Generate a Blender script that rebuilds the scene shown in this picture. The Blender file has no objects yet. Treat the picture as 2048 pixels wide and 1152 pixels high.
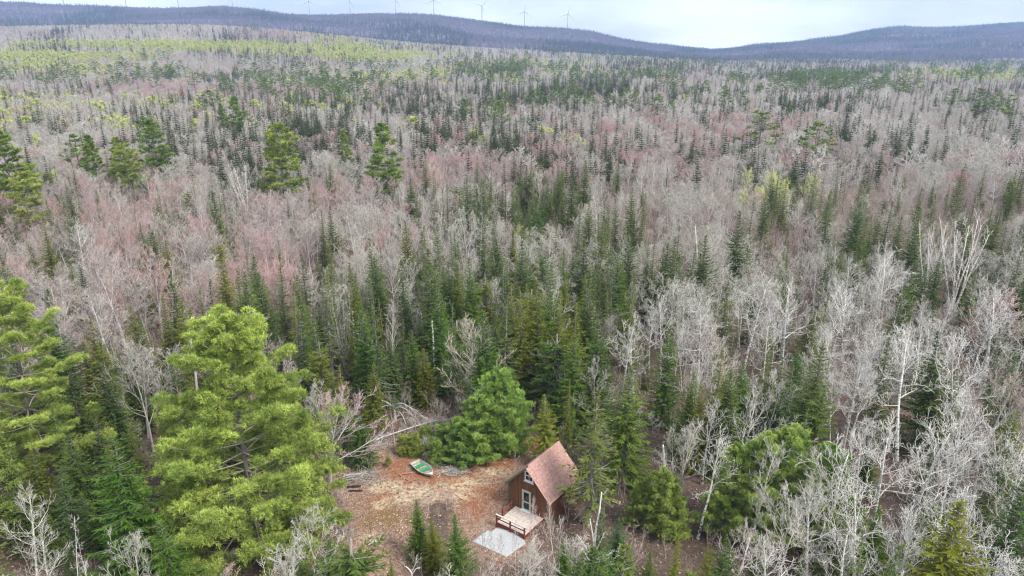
import bpy, math, random
import numpy as np

S = bpy.context.scene
COL = S.collection
rng = np.random.RandomState(11)
random.seed(11)

# ------------------------------------------------------------------ camera
F_PX, HZ, CAM_H = 1400.0, 105.0, 36.0
PITCH = math.atan((576 - HZ) / F_PX)
CP, SP = math.cos(PITCH), math.sin(PITCH)
cam_d = bpy.data.cameras.new("camera")
cam = bpy.data.objects.new("camera", cam_d)
COL.objects.link(cam)
cam.location = (0, 0, CAM_H)
cam.rotation_euler = (math.pi / 2 - PITCH, 0, 0)
cam_d.sensor_width = 36
cam_d.lens = F_PX / 2048 * 36
cam_d.clip_start = 0.5
cam_d.clip_end = 20000
S.camera = cam

# ------------------------------------------------------------------ world, sun, exposure
SUN_EL, SUN_AZ = math.radians(48), math.radians(128)     # azimuth clockwise from +Y: right, behind the camera
w = bpy.data.worlds.new("World")
S.world = w
w.use_nodes = True
nt = w.node_tree
nt.nodes.clear()
out = nt.nodes.new("ShaderNodeOutputWorld")
sky = nt.nodes.new("ShaderNodeTexSky")
sky.sky_type = 'NISHITA'
sky.sun_disc = False
sky.sun_elevation = SUN_EL
sky.sun_rotation = SUN_AZ
bg1 = nt.nodes.new("ShaderNodeBackground")
bg1.inputs[1].default_value = 0.09
nt.links.new(sky.outputs[0], bg1.inputs[0])
bg2 = nt.nodes.new("ShaderNodeBackground")
bg2.inputs[0].default_value = (0.90, 0.945, 1.0, 1)
bg2.inputs[1].default_value = 1.54
tc = nt.nodes.new("ShaderNodeTexCoord")
mp = nt.nodes.new("ShaderNodeMapping")
mp.inputs['Scale'].default_value = (1.4, 1.4, 5.0)
mp.inputs['Location'].default_value = (0.35, 0.2, 0.1)
nz = nt.nodes.new("ShaderNodeTexNoise")
nz.inputs['Scale'].default_value = 1.7
nz.inputs['Detail'].default_value = 5
rp = nt.nodes.new("ShaderNodeValToRGB")
rp.color_ramp.elements[0].position = 0.34
rp.color_ramp.elements[0].color = (0.25, 0.25, 0.25, 1)
rp.color_ramp.elements[1].position = 0.6
rp.color_ramp.elements[1].color = (1, 1, 1, 1)
nt.links.new(tc.outputs['Generated'], mp.inputs[0])
nt.links.new(mp.outputs[0], nz.inputs['Vector'])
nt.links.new(nz.outputs['Fac'], rp.inputs[0])
mxs = nt.nodes.new("ShaderNodeMixShader")
nt.links.new(rp.outputs[0], mxs.inputs[0])
nt.links.new(bg1.outputs[0], mxs.inputs[1])
nt.links.new(bg2.outputs[0], mxs.inputs[2])
nt.links.new(mxs.outputs[0], out.inputs[0])

sun_d = bpy.data.lights.new("sun", 'SUN')
sun_d.energy = 4.2
sun_d.angle = math.radians(20)
sun_d.color = (1.0, 0.94, 0.84)
sun = bpy.data.objects.new("sun", sun_d)
COL.objects.link(sun)
sun.location = (60, -60, 120)
sun.rotation_euler = (math.pi / 2 - SUN_EL, 0, math.pi - SUN_AZ)

S.view_settings.view_transform = 'Standard'
S.view_settings.look = 'None'
S.view_settings.gamma = 1
S.view_settings.use_curve_mapping = False
S.view_settings.exposure = 0.36
S.render.engine = 'CYCLES'
S.cycles.max_bounces = 4
S.cycles.diffuse_bounces = 2
S.cycles.glossy_bounces = 2
S.cycles.transmission_bounces = 2
S.cycles.volume_bounces = 0
S.cycles.use_denoising = True
S.cycles.denoiser = 'OPENIMAGEDENOISE'
S.cycles.denoising_input_passes = 'RGB_ALBEDO_NORMAL'
S.cycles.denoising_prefilter = 'FAST'
S.cycles.use_adaptive_sampling = True
S.cycles.adaptive_threshold = 0.02
S.cycles.pixel_filter_type = 'BLACKMAN_HARRIS'
S.cycles.filter_width = 1.2

# ------------------------------------------------------------------ pixel <-> place
def ray(px, py):
    a = (px - 1024) / F_PX
    b = -(py - 576) / F_PX
    return np.array([a, CP + b * SP, -SP + b * CP])

def hit(px, py, z=0.0):
    r = ray(px, py)
    t = (z - CAM_H) / r[2]
    return r[0] * t, r[1] * t

def proj(x, y, z):
    dz = np.asarray(z) - CAM_H
    u = np.asarray(y) * SP + dz * CP
    ww = np.asarray(y) * CP - dz * SP
    ww = np.maximum(ww, 0.1)
    return 1024 + F_PX * np.asarray(x) / ww, 576 - F_PX * u / ww

# ------------------------------------------------------------------ value noise
def vnoise(x, y, seed=0):
    x = np.asarray(x, float); y = np.asarray(y, float)
    xi = np.floor(x).astype(np.int64); yi = np.floor(y).astype(np.int64)
    fx = x - xi; fy = y - yi
    fx = fx * fx * (3 - 2 * fx); fy = fy * fy * (3 - 2 * fy)
    def h(a, b):
        n = (a * 374761393 + b * 668265263 + seed * 144665) & 0x7fffffff
        n = ((n ^ (n >> 13)) * 1274126177) & 0x7fffffff
        n = n ^ (n >> 16)
        return (n & 0xffff) / 65535.0
    return (h(xi, yi) * (1 - fx) + h(xi + 1, yi) * fx) * (1 - fy) + (h(xi, yi + 1) * (1 - fx) + h(xi + 1, yi + 1) * fx) * fy

def fbm(x, y, seed=0, o=3):
    s = 0; a = 0.5; t = 0
    for k in range(o):
        s = s + a * vnoise(np.asarray(x) * 2 ** k + 17.3 * k, np.asarray(y) * 2 ** k, seed + k); t += a; a *= 0.5
    return s / t

# ------------------------------------------------------------------ terrain
SKYL = np.array([(-700, -12), (-300, -4), (0, 10), (100, 16), (200, 15), (330, 19), (460, 17), (520, 23), (580, 33), (640, 36), (700, 33), (760, 31), (830, 30), (880, 34),
                 (960, 44), (1040, 55), (1130, 60), (1180, 65), (1240, 79), (1300, 89), (1360, 96), (1430, 101), (1470, 97), (1520, 91), (1600, 85),
                 (1680, 74), (1740, 62), (1800, 56), (1860, 57), (1930, 55), (1990, 50), (2048, 47), (2400, 50), (2800, 60)], float)
MIDL = np.array([(-700, 70), (-300, 62), (0, 57), (150, 55), (300, 53), (420, 54), (520, 59), (650, 71), (800, 85), (950, 96), (1100, 104),
                 (1300, 116), (1500, 125), (1800, 125), (2100, 124), (2800, 124)], float)
def ridge_depth(u):
    return np.interp(u, [-700, 1150, 1330, 1430, 1560, 2800], [3600, 3600, 4400, 5200, 4600, 4200])
def zat(u, py, Y):
    b = -(py - 576) / F_PX
    return CAM_H + (-SP + b * CP) * Y / (CP + b * SP)
def terrain(x, y):
    x = np.asarray(x, float); y = np.asarray(y, float)
    yy = np.maximum(y, 20.0)
    u = 1024 + F_PX * x / (yy * CP + 0.0)
    # columns of the far scene: the pixel column is the direction in which a ridge stands
    u = np.clip(u, -700, 2800)
    Ym = 1900.0
    zm = zat(u, np.interp(u, MIDL[:, 0], MIDL[:, 1]), Ym) - 8
    Yr = ridge_depth(u)
    zr = zat(u, np.interp(u, SKYL[:, 0], SKYL[:, 1]), Yr) - 8
    def ss(a):
        a = np.clip(a, 0, 1); return a * a * (3 - 2 * a)
    z = zm * ss((y - 350) / (Ym - 350)) ** 1.15
    dip = -14 * np.clip(1 - np.abs(y - 2300) / 400, 0, 1)
    z = z + (zr - zm) * ss((y - 2150) / (Yr - 2150)) + dip
    sp_ = np.interp(u, [1440, 1540, 1640, 1760, 1880, 1980, 2060, 2400], [114, 101, 96, 88, 84, 72, 70, 78])
    zs_ = (zat(u, sp_, 3350.0) - 8) * np.exp(-((y - 3350) / np.where(y < 3350, 650, 330)) ** 2) - 6 * (fbm(u / 60, y / 900, 15) - .4)
    z = np.where((u > 1440) & (y > 2150), np.maximum(z, zs_), z)
    z = z - 110 * ss((y - Yr - 40) / 1500)
    amp = np.clip((np.hypot(x, y - 50) - 25) / 150, 0, 1)
    z = z + amp * (fbm(x / 60, y / 60, 3) - 0.5) * 2.0 + np.clip((y - 1500) / 1500, 0, 1) * (fbm(x / 420, y / 420, 9, 4) - 0.5) * 75 * ss((y - 1500) / 1200) * (1 - np.exp(-((y - Yr) / 350) ** 2))
    return z

# ------------------------------------------------------------------ materials
MATS = {}
def newmat(name, rough=0.85):
    m = bpy.data.materials.new(name)
    m.use_nodes = True
    t = m.node_tree
    t.nodes.clear()
    o = t.nodes.new("ShaderNodeOutputMaterial")
    b = t.nodes.new("ShaderNodeBsdfPrincipled")
    b.inputs['Roughness'].default_value = rough
    b.inputs['Specular IOR Level'].default_value = 0.25
    t.links.new(b.outputs[0], o.inputs[0])
    MATS[name] = m
    return m, t, b, o
def N(t, kind, **kw):
    n = t.nodes.new(kind)
    for k, v in kw.items(): setattr(n, k, v)
    return n
def mix(t, fac, a, b, mode='MIX'):
    n = t.nodes.new("ShaderNodeMix"); n.data_type = 'RGBA'; n.blend_type = mode
    for sock, v in ((n.inputs[0], fac), (n.inputs[6], a), (n.inputs[7], b)):
        if hasattr(v, 'node'): t.links.new(v, sock)
        elif isinstance(v, (int, float)): sock.default_value = v
        else: sock.default_value = (*v, 1) if len(v) == 3 else v
    return n.outputs[2]
def ramp(t, src, stops):
    n = t.nodes.new("ShaderNodeValToRGB")
    e = n.color_ramp.elements
    while len(e) < len(stops): e.new(0.5)
    for k, (p, c) in enumerate(stops):
        e[k].position = p; e[k].color = (*c, 1) if len(c) == 3 else (c[0],) * 3 + (1,)
    t.links.new(src, n.inputs[0])
    return n.outputs[0]
def noise(t, vec, scale, detail=3, rough=0.6):
    n = t.nodes.new("ShaderNodeTexNoise")
    n.inputs['Scale'].default_value = scale; n.inputs['Detail'].default_value = detail; n.inputs['Roughness'].default_value = rough
    if vec is not None: t.links.new(vec, n.inputs['Vector'])
    return n.outputs['Fac']

def foliage(name, colA, colB, tip, trans=0.3, patch=45.0):
    m, t, b, o = newmat(name, 0.7)
    oi = N(t, "ShaderNodeObjectInfo")
    at = N(t, "ShaderNodeAttribute", attribute_name="tip")
    geo = N(t, "ShaderNodeNewGeometry")
    c = mix(t, oi.outputs['Random'], colA, colB)
    mp = N(t, "ShaderNodeVectorMath", operation='SCALE'); mp.inputs[3].default_value = 1 / patch
    t.links.new(oi.outputs['Location'], mp.inputs[0])
    pf = noise(t, mp.outputs[0], 1.0, 2)
    c = mix(t, pf, mix(t, 1.0, c, (0.75, 0.75, 0.8), 'MULTIPLY'), mix(t, 1.0, c, (1.25, 1.2, 1.05), 'MULTIPLY'))
    c = mix(t, at.outputs['Fac'], c, tip)
    nf = noise(t, geo.outputs['Position'], 2.2, 3)
    c = mix(t, 1.0, c, ramp(t, nf, [(0.3, (0.7, 0.7, 0.7)), (0.7, (1.3, 1.3, 1.25))]), 'MULTIPLY')
    c = mix(t, 1.0, c, oi.outputs['Color'], 'MULTIPLY')
    d = N(t, "ShaderNodeBsdfDiffuse"); tr = N(t, "ShaderNodeBsdfTranslucent"); mx = N(t, "ShaderNodeMixShader")
    mx.inputs[0].default_value = trans
    t.links.new(c, d.inputs[0]); t.links.new(c, tr.inputs[0])
    t.links.new(d.outputs[0], mx.inputs[1]); t.links.new(tr.outputs[0], mx.inputs[2])
    t.links.new(mx.outputs[0], o.inputs[0])
    return m

def bark(name, colA, colB, tip=None, blotch=None, bscale=3.0, patch=45.0, tip2=None):
    m, t, b, o = newmat(name, 0.9)
    oi = N(t, "ShaderNodeObjectInfo")
    geo = N(t, "ShaderNodeNewGeometry")
    c = mix(t, oi.outputs['Random'], colA, colB)
    if patch:
        mp = N(t, "ShaderNodeVectorMath", operation='SCALE'); mp.inputs[3].default_value = 1 / patch
        t.links.new(oi.outputs['Location'], mp.inputs[0])
        pf = noise(t, mp.outputs[0], 1.0, 2)
        c = mix(t, pf, mix(t, 1.0, c, (0.78, 0.78, 0.8), 'MULTIPLY'), mix(t, 1.0, c, (1.22, 1.2, 1.18), 'MULTIPLY'))
    if tip is not None:
        at = N(t, "ShaderNodeAttribute", attribute_name="tip")
        if tip2 is not None:
            mp3 = N(t, "ShaderNodeVectorMath", operation='SCALE'); mp3.inputs[3].default_value = 1 / 14.0
            t.links.new(oi.outputs['Location'], mp3.inputs[0])
            tip = mix(t, ramp(t, noise(t, mp3.outputs[0], 1.0, 2), [(.45, (0, 0, 0)), (.62, (1, 1, 1))]), tip, tip2)
        c = mix(t, at.outputs['Fac'], c, tip)
    mp2 = N(t, "ShaderNodeMapping"); mp2.inputs['Scale'].default_value = (1, 1, 2.0)
    t.links.new(geo.outputs['Position'], mp2.inputs[0])
    nf = noise(t, mp2.outputs[0], bscale, 4, 0.7)
    c = mix(t, 1.0, c, ramp(t, nf, [(0.3, (0.65, 0.65, 0.65)), (0.6, (1.15, 1.15, 1.15))]), 'MULTIPLY')
    if blotch is not None:
        nb = noise(t, mp2.outputs[0], bscale * 0.9, 2, 0.5)
        at2 = N(t, "ShaderNodeAttribute", attribute_name="blotch")
        ml = N(t, "ShaderNodeMath", operation='MULTIPLY')
        t.links.new(ramp(t, nb, [(0.52, (0, 0, 0)), (0.6, (1, 1, 1))]), ml.inputs[0]); t.links.new(at2.outputs['Fac'], ml.inputs[1])
        c = mix(t, ml.outputs[0], c, blotch)
    c = mix(t, 1.0, c, oi.outputs['Color'], 'MULTIPLY')
    d = N(t, "ShaderNodeBsdfDiffuse")
    t.links.new(c, d.inputs[0]); t.links.new(d.outputs[0], o.inputs[0])
    return m

foliage('spruce_needles', (0.060, 0.108, 0.030), (0.115, 0.150, 0.036), (0.20, 0.255, 0.065), 0.28)
foliage('black_spruce_needles', (0.036, 0.062, 0.024), (0.062, 0.088, 0.030), (0.085, 0.115, 0.038), 0.2)  # darker copy of the spruce needles for the far spruces
foliage('pine_needles', (0.088, 0.155, 0.046), (0.112, 0.178, 0.052), (0.56, 0.66, 0.22), 0.32)
foliage('spring_leaves', (0.48, 0.54, 0.18), (0.56, 0.58, 0.26), (0.62, 0.66, 0.28), 0.4, 90)
bark('conifer_bark', (0.16, 0.14, 0.125), (0.24, 0.22, 0.20), (0.34, 0.33, 0.31))
bark('hardwood_bark', (0.30, 0.29, 0.262), (0.56, 0.545, 0.50), (0.49, 0.47, 0.425))
bark('maple_bark', (0.33, 0.315, 0.30), (0.50, 0.475, 0.46), (0.45, 0.385, 0.37), None, 3.0, 45.0, (0.53, 0.315, 0.30))
bark('aspen_bark', (0.44, 0.43, 0.40), (0.74, 0.725, 0.685), (0.57, 0.55, 0.52), (0.05, 0.048, 0.045))
bark('birch_bark', (0.62, 0.60, 0.57), (0.74, 0.72, 0.69), (0.42, 0.36, 0.34), (0.10, 0.09, 0.085))
bark('sapling_bark', (0.36, 0.30, 0.275), (0.47, 0.40, 0.37), (0.44, 0.34, 0.30))
bark('dead_wood', (0.40, 0.39, 0.37), (0.55, 0.54, 0.52))
bark('silver_wood', (0.62, 0.60, 0.58), (0.70, 0.69, 0.67), None, (0.14, 0.13, 0.12), 5)
bark('black_wood', (0.035, 0.03, 0.028), (0.05, 0.045, 0.04))
bark('board_grey', (0.32, 0.31, 0.30), (0.45, 0.44, 0.42), None, None, 9)
bark('board_red', (0.30, 0.13, 0.08), (0.40, 0.20, 0.13), None, None, 9)
bark('cabin_stain', (0.150, 0.074, 0.044), (0.215, 0.112, 0.068), None, None, 6, 0)
bark('rail_red', (0.18, 0.055, 0.045), (0.23, 0.075, 0.06), None, None, 9, 0)
bark('trim_green', (0.12, 0.155, 0.085), (0.15, 0.185, 0.105), None, None, 9, 0)
bark('deck_wood', (0.50, 0.43, 0.395), (0.58, 0.505, 0.47), None, None, 7, 0)
bark('white_paint', (0.78, 0.78, 0.76), (0.82, 0.82, 0.80), None, None, 9, 0)
bark('door_paint', (0.52, 0.54, 0.46), (0.56, 0.58, 0.50), None, None, 9, 0)
bark('shingle_red', (0.34, 0.205, 0.178), (0.385, 0.238, 0.208), None, None, 4, 0)
bark('concrete', (0.34, 0.33, 0.31), (0.40, 0.39, 0.37), None, None, 5, 0)
bark('boat_paint', (0.47, 0.51, 0.49), (0.50, 0.54, 0.52), None, None, 4, 0)
bark('boat_inside', (0.44, 0.43, 0.33), (0.46, 0.45, 0.35), None, None, 6, 0)
bark('bench_green', (0.035, 0.23, 0.105), (0.045, 0.26, 0.12), None, None, 6, 0)
bark('sheet_grey', (0.40, 0.41, 0.42), (0.42, 0.43, 0.44), None, None, 16, 0)
bark('leaf_tan', (0.52, 0.40, 0.32), (0.56, 0.43, 0.34), (0.20, 0.11, 0.07))
bark('straw', (0.52, 0.43, 0.29), (0.60, 0.50, 0.36), (0.38, 0.29, 0.17))
bark('hill_bark', (0.15, 0.115, 0.16), (0.21, 0.165, 0.21), (0.19, 0.145, 0.185), None, 3, 320)  # purplish hardwood, darkened for shade between twigs and tinted for blue haze
bark('turbine_white', (0.38, 0.39, 0.41), (0.4, 0.41, 0.43), None, None, 0.1, 0)
m, t, b, o = newmat('dark_glass', 0.08)
b.inputs['Base Color'].default_value = (0.012, 0.016, 0.018, 1); b.inputs['Specular IOR Level'].default_value = 0.5

# ground: forest floor everywhere; the clearing sheet carries weights for straw, path, litter and moss
m, t, b, o = newmat('forest_floor', 0.95)
geo = N(t, "ShaderNodeNewGeometry")
def att(n): return N(t, "ShaderNodeAttribute", attribute_name=n).outputs['Fac']
n1 = noise(t, geo.outputs['Position'], 0.35, 5); n2 = noise(t, geo.outputs['Position'], 2.6, 5, 0.7); n3 = noise(t, geo.outputs['Position'], 9, 3, 0.7)
c = mix(t, ramp(t, n1, [(0.35, (0, 0, 0)), (0.65, (1, 1, 1))]), (0.065, 0.050, 0.040), (0.12, 0.085, 0.066))
c = mix(t, ramp(t, n2, [(0.45, (0, 0, 0)), (0.7, (1, 1, 1))]), c, (0.17, 0.125, 0.10))
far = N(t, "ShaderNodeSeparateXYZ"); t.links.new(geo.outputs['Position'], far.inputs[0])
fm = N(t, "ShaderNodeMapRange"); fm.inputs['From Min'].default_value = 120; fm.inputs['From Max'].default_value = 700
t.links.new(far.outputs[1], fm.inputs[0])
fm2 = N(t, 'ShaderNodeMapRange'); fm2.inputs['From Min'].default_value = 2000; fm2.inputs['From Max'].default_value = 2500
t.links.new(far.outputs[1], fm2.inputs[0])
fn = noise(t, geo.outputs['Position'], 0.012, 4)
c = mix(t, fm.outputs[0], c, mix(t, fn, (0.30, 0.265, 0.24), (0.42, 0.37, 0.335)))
c = mix(t, fm2.outputs[0], c, mix(t, fn, (0.12, 0.095, 0.125), (0.17, 0.14, 0.17)))  # hill ground darkened and purpled too: woodland shade and haze in the colour
lit = mix(t, ramp(t, n2, [(0.38, (0, 0, 0)), (0.62, (1, 1, 1))]), (0.145, 0.086, 0.060), (0.33, 0.222, 0.165))
c = mix(t, att('litter'), c, lit)
pth = mix(t, ramp(t, n2, [(0.35, (0, 0, 0)), (0.7, (1, 1, 1))]), (0.19, 0.070, 0.030), (0.32, 0.145, 0.070))
c = mix(t, att('path'), c, pth)
c = mix(t, att('moss'), c, (0.17, 0.105, 0.035))
stw = mix(t, n3, (0.42, 0.33, 0.22), (0.60, 0.50, 0.36))
sm = N(t, "ShaderNodeMath", operation='MULTIPLY'); t.links.new(att('straw'), sm.inputs[0])
t.links.new(ramp(t, n2, [(0.42, (0, 0, 0)), (0.55, (1, 1, 1))]), sm.inputs[1])
c = mix(t, sm.outputs[0], c, stw)
c = mix(t, 1.0, c, ramp(t, n3, [(0.3, (0.72, 0.72, 0.72)), (0.7, (1.25, 1.25, 1.25))]), 'MULTIPLY')
t.links.new(c, b.inputs['Base Color'])
bp = N(t, "ShaderNodeBump"); bp.inputs['Strength'].default_value = 0.6; bp.inputs['Distance'].default_value = 0.12
t.links.new(n3, bp.inputs['Height']); t.links.new(bp.outputs[0], b.inputs['Normal'])

# ------------------------------------------------------------------ mesh building
def mesh_from(name, parts):
    """parts: list of (V, T, attrs dict, material name); triangles only"""
    me = bpy.data.meshes.new(name)
    Vs, Ts, Ms = [], [], []
    keys = set()
    off = 0
    for V, T, A, mn in parts: keys |= set(A)
    vals = {k: [] for k in keys}
    mats = []
    for V, T, A, mn in parts:
        if mn not in mats: mats.append(mn)
        Vs.append(V); Ts.append(T + off); Ms.append(np.full(len(T), mats.index(mn), np.int32))
        for k in keys: vals[k].append(A.get(k, np.zeros(len(V))))
        off += len(V)
    V = np.concatenate(Vs).astype(np.float32); T = np.concatenate(Ts).astype(np.int32); Mi = np.concatenate(Ms)
    me.vertices.add(len(V)); me.vertices.foreach_set('co', V.ravel())
    me.loops.add(T.size); me.loops.foreach_set('vertex_index', T.ravel())
    me.polygons.add(len(T)); me.polygons.foreach_set('loop_start', np.arange(0, T.size, 3, dtype=np.int32))
    me.polygons.foreach_set('material_index', Mi)
    for k in keys:
        a = me.attributes.new(k, 'FLOAT', 'POINT')
        a.data.foreach_set('value', np.concatenate(vals[k]).astype(np.float32))
    for mn in mats: me.materials.append(MATS[mn])
    me.update()
    return me

def quads_to_tris(Q):
    Q = np.asarray(Q)
    return np.concatenate([Q[:, [0, 1, 2]], Q[:, [0, 2, 3]]])

def seg_mesh(P0, P1, R0, R1, sides=3):
    P0 = np.asarray(P0, float); P1 = np.asarray(P1, float); R0 = np.asarray(R0, float); R1 = np.asarray(R1, float)
    d = P1 - P0; d /= np.linalg.norm(d, axis=1, keepdims=True) + 1e-9
    ref = np.where(np.abs(d[:, 2:3]) > 0.9, np.array([[1., 0, 0]]), np.array([[0, 0, 1.]]))
    a = np.cross(d, ref); a /= np.linalg.norm(a, axis=1, keepdims=True) + 1e-9
    b = np.cross(d, a)
    n = len(P0)
    ang = np.arange(sides) * 2 * math.pi / sides
    ca = np.cos(ang)[None, :, None]; sa = np.sin(ang)[None, :, None]
    off = ca * a[:, None] + sa * b[:, None]
    V = np.concatenate([P0[:, None] + off * R0[:, None, None], P1[:, None] + off * R1[:, None, None]], 1).reshape(-1, 3)
    base = (np.arange(n) * 2 * sides)[:, None]
    T = []
    for k in range(sides):
        k2 = (k + 1) % sides
        T.append(base + np.array([[k, k2, sides + k2]])); T.append(base + np.array([[k, sides + k2, sides + k]]))
    return V, np.concatenate(T)

def tube(pts, rad, sides=6):
    """one smooth tapering tube through the points"""
    pts = np.asarray(pts, float); n = len(pts)
    d = np.gradient(pts, axis=0); d /= np.linalg.norm(d, axis=1, keepdims=True) + 1e-9
    ref = np.array([1., 0, 0]) if abs(d[0, 0]) < 0.8 else np.array([0, 1., 0])
    V = []
    for i in range(n):
        a = np.cross(d[i], ref); a /= np.linalg.norm(a) + 1e-9
        b = np.cross(d[i], a)
        for k in range(sides):
            an = 2 * math.pi * k / sides
            V.append(pts[i] + rad[i] * (math.cos(an) * a + math.sin(an) * b))
    T = []
    for i in range(n - 1):
        for k in range(sides):
            k2 = (k + 1) % sides
            A, B, C, D = i * sides + k, i * sides + k2, (i + 1) * sides + k2, (i + 1) * sides + k
            T += [(A, B, C), (A, C, D)]
    V.append(pts[-1]); top = len(V) - 1
    for k in range(sides): T.append(((n - 1) * sides + k, (n - 1) * sides + (k + 1) % sides, top))
    return np.array(V), np.array(T)

def join(items):
    Vs, Ts, off = [], [], 0
    for V, T in items:
        Vs.append(V); Ts.append(np.asarray(T) + off); off += len(V)
    return np.concatenate(Vs), np.concatenate(Ts)

def box(x0, x1, y0, y1, z0, z1):
    c = np.array([[x0, y0, z0], [x1, y0, z0], [x1, y1, z0], [x0, y1, z0], [x0, y0, z1], [x1, y0, z1], [x1, y1, z1], [x0, y1, z1]], float)
    f = [(0, 3, 2, 1), (4, 5, 6, 7), (0, 1, 5, 4), (1, 2, 6, 5), (2, 3, 7, 6), (3, 0, 4, 7)]
    V = np.concatenate([c[list(q)] for q in f]); T = []
    for k in range(6): T += [(4 * k, 4 * k + 1, 4 * k + 2), (4 * k, 4 * k + 2, 4 * k + 3)]
    return V, np.array(T)

def prism(poly, ax, lo, hi):
    """extrude a convex polygon (list of 2-D points) along axis ax (0 x, 1 y, 2 z) from lo to hi, flat faces"""
    def P(p, h):
        return {0: (h, p[0], p[1]), 1: (p[0], h, p[1]), 2: (p[0], p[1], h)}[ax]
    V, T = [], []
    n = len(poly)
    for h, rev in ((lo, 1), (hi, 0)):
        o = len(V); V += [P(p, h) for p in poly]
        for k in range(1, n - 1): T.append((o, o + k + 1, o + k) if rev else (o, o + k, o + k + 1))
    for k in range(n):
        p, q = poly[k], poly[(k + 1) % n]
        o = len(V); V += [P(p, lo), P(q, lo), P(q, hi), P(p, hi)]
        T += [(o, o + 1, o + 2), (o, o + 2, o + 3)]
    return np.array(V, float), np.array(T)

def ob(name, me, parent=None, loc=None, rot=None, scale=None):
    o = bpy.data.objects.new(name, me)
    COL.objects.link(o)
    if parent: o.parent = parent
    if loc is not None: o.location = loc
    if rot is not None: o.rotation_euler = rot
    if scale is not None: o.scale = scale
    return o
def obm(name, vt, mat, parent=None, **kw):
    V, T = vt
    return ob(name, mesh_from(name, [(V, T, {}, mat)]), parent, **kw)
def tag(o, label, cat, group=None):
    o['label'] = label; o['category'] = cat
    if group: o['group'] = group
    return o
def stuff(o, label, cat):
    o['label'] = label; o['category'] = cat; o['kind'] = 'stuff'
    return o

# ------------------------------------------------------------------ ground and clearing
gx = np.concatenate([-np.geomspace(4600, 2, 110), [0], np.geomspace(2, 4600, 110)])
gy = np.concatenate([-np.geomspace(220, 4, 18), np.linspace(0, 120, 40), np.geomspace(123, 5800, 150)])
GX, GY = np.meshgrid(gx, gy)
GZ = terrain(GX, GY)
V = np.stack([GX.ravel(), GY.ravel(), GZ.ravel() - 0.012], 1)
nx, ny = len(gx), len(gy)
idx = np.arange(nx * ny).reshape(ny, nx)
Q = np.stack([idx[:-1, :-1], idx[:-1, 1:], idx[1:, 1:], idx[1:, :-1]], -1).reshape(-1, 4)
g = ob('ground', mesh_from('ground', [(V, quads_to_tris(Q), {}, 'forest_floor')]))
g['kind'] = 'structure'

CLEAR_PX = [(690, 960), (740, 905), (790, 890), (830, 915), (880, 935), (960, 930), (1040, 885), (1085, 868), (1105, 890), (1010, 965), (1020, 1020), (1000, 1050), (1060, 1075),
            (1020, 1125), (940, 1100), (905, 1010), (880, 990), (820, 1040), (790, 1170), (690, 1170), (720, 1060), (690, 1000)]
CLEAR = np.array([hit(*p) for p in CLEAR_PX])
def inside(poly, x, y):
    x = np.asarray(x); y = np.asarray(y)
    r = np.zeros(x.shape, bool); n = len(poly); j = n - 1
    for i in range(n):
        xi, yi = poly[i]; xj, yj = poly[j]
        r ^= ((yi > y) != (yj > y)) & (x < (xj - xi) * (y - yi) / (yj - yi + 1e-12) + xi)
        j = i
    return r
def polydist(poly, x, y):
    d = np.full(np.asarray(x).shape, 1e9); n = len(poly)
    for i in range(n):
        a = np.array(poly[i]); b_ = np.array(poly[(i + 1) % n]); e = b_ - a
        tt = np.clip(((x - a[0]) * e[0] + (y - a[1]) * e[1]) / (e @ e), 0, 1)
        d = np.minimum(d, np.hypot(x - a[0] - tt * e[0], y - a[1] - tt * e[1]))
    return d
cx = np.arange(-24, 14, 0.22); cy = np.arange(32, 68, 0.22)
CX, CY = np.meshgrid(cx, cy)
ins = inside(CLEAR, CX, CY); pd = polydist(CLEAR, CX, CY)
sd = np.where(ins, pd, -pd) + (fbm(CX / 1.5, CY / 1.5, 5) - 0.5) * 3.0
litw = np.clip(sd / 1.5 + 0.9, 0, 1)
def blobs(lst):
    r = np.zeros(CX.shape)
    for (px, py, rx, ry) in lst:
        x0, y0 = hit(px, py)
        r = np.maximum(r, np.exp(-((CX - x0) / rx) ** 2 - ((CY - y0) / ry) ** 2))
    return r
strw = blobs([(845, 985, 2.8, 1.2), (900, 975, 2.0, 1.0), (940, 965, 2.0, .8), (800, 1000, 1.5, .9), (870, 1000, 1.6, .8), (740, 1075, 1.2, .8), (760, 975, 1.2, .8), (985, 945, 2, .9), (780, 975, 1.4, 1.0), (1040, 905, 2.2, 1.4), (760, 1010, .9, .8), (920, 990, 1.5, .8)])
strw = np.clip(strw * 1.75 * (0.34 + fbm(CX / 0.9, CY / 0.9, 31)) - 0.3, 0, 1) * litw
p0 = np.array(hit(895, 962)); p1 = np.array(hit(1078, 893)); e = p1 - p0
tt = np.clip(((CX - p0[0]) * e[0] + (CY - p0[1]) * e[1]) / (e @ e), 0, 1)
pdist = np.hypot(CX - p0[0] - tt * e[0], CY - p0[1] - tt * e[1])
pathw = np.clip(1.5 - pdist / 1.5 + (fbm(CX / 1.2, CY / 1.2, 8) - .5) * 1.0, 0, 1)
pathw = np.maximum(pathw, np.clip(blobs([(830, 945, 2.6, 1.6), (800, 930, 1.6, 1.2), (880, 950, 1.5, .9), (760, 1000, 1.2, 1.0), (970, 985, 2.0, 2.0), (950, 1010, 1.6, 1.6)]) * 1.3 * (0.3 + fbm(CX, CY, 77)), 0, .8))
mossw = np.clip(blobs([(775, 1025, 1.9, 1.3), (790, 1045, 1.6, 1.0), (745, 1045, 1.2, .9), (880, 970, 1.0, .5)]) * 1.7 * (0.35 + fbm(CX / .7, CY / .7, 41)) - .3, 0, .85)
edge = np.minimum(np.minimum(CX - cx[0], cx[-1] - CX), np.minimum(CY - cy[0], cy[-1] - CY))
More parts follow.
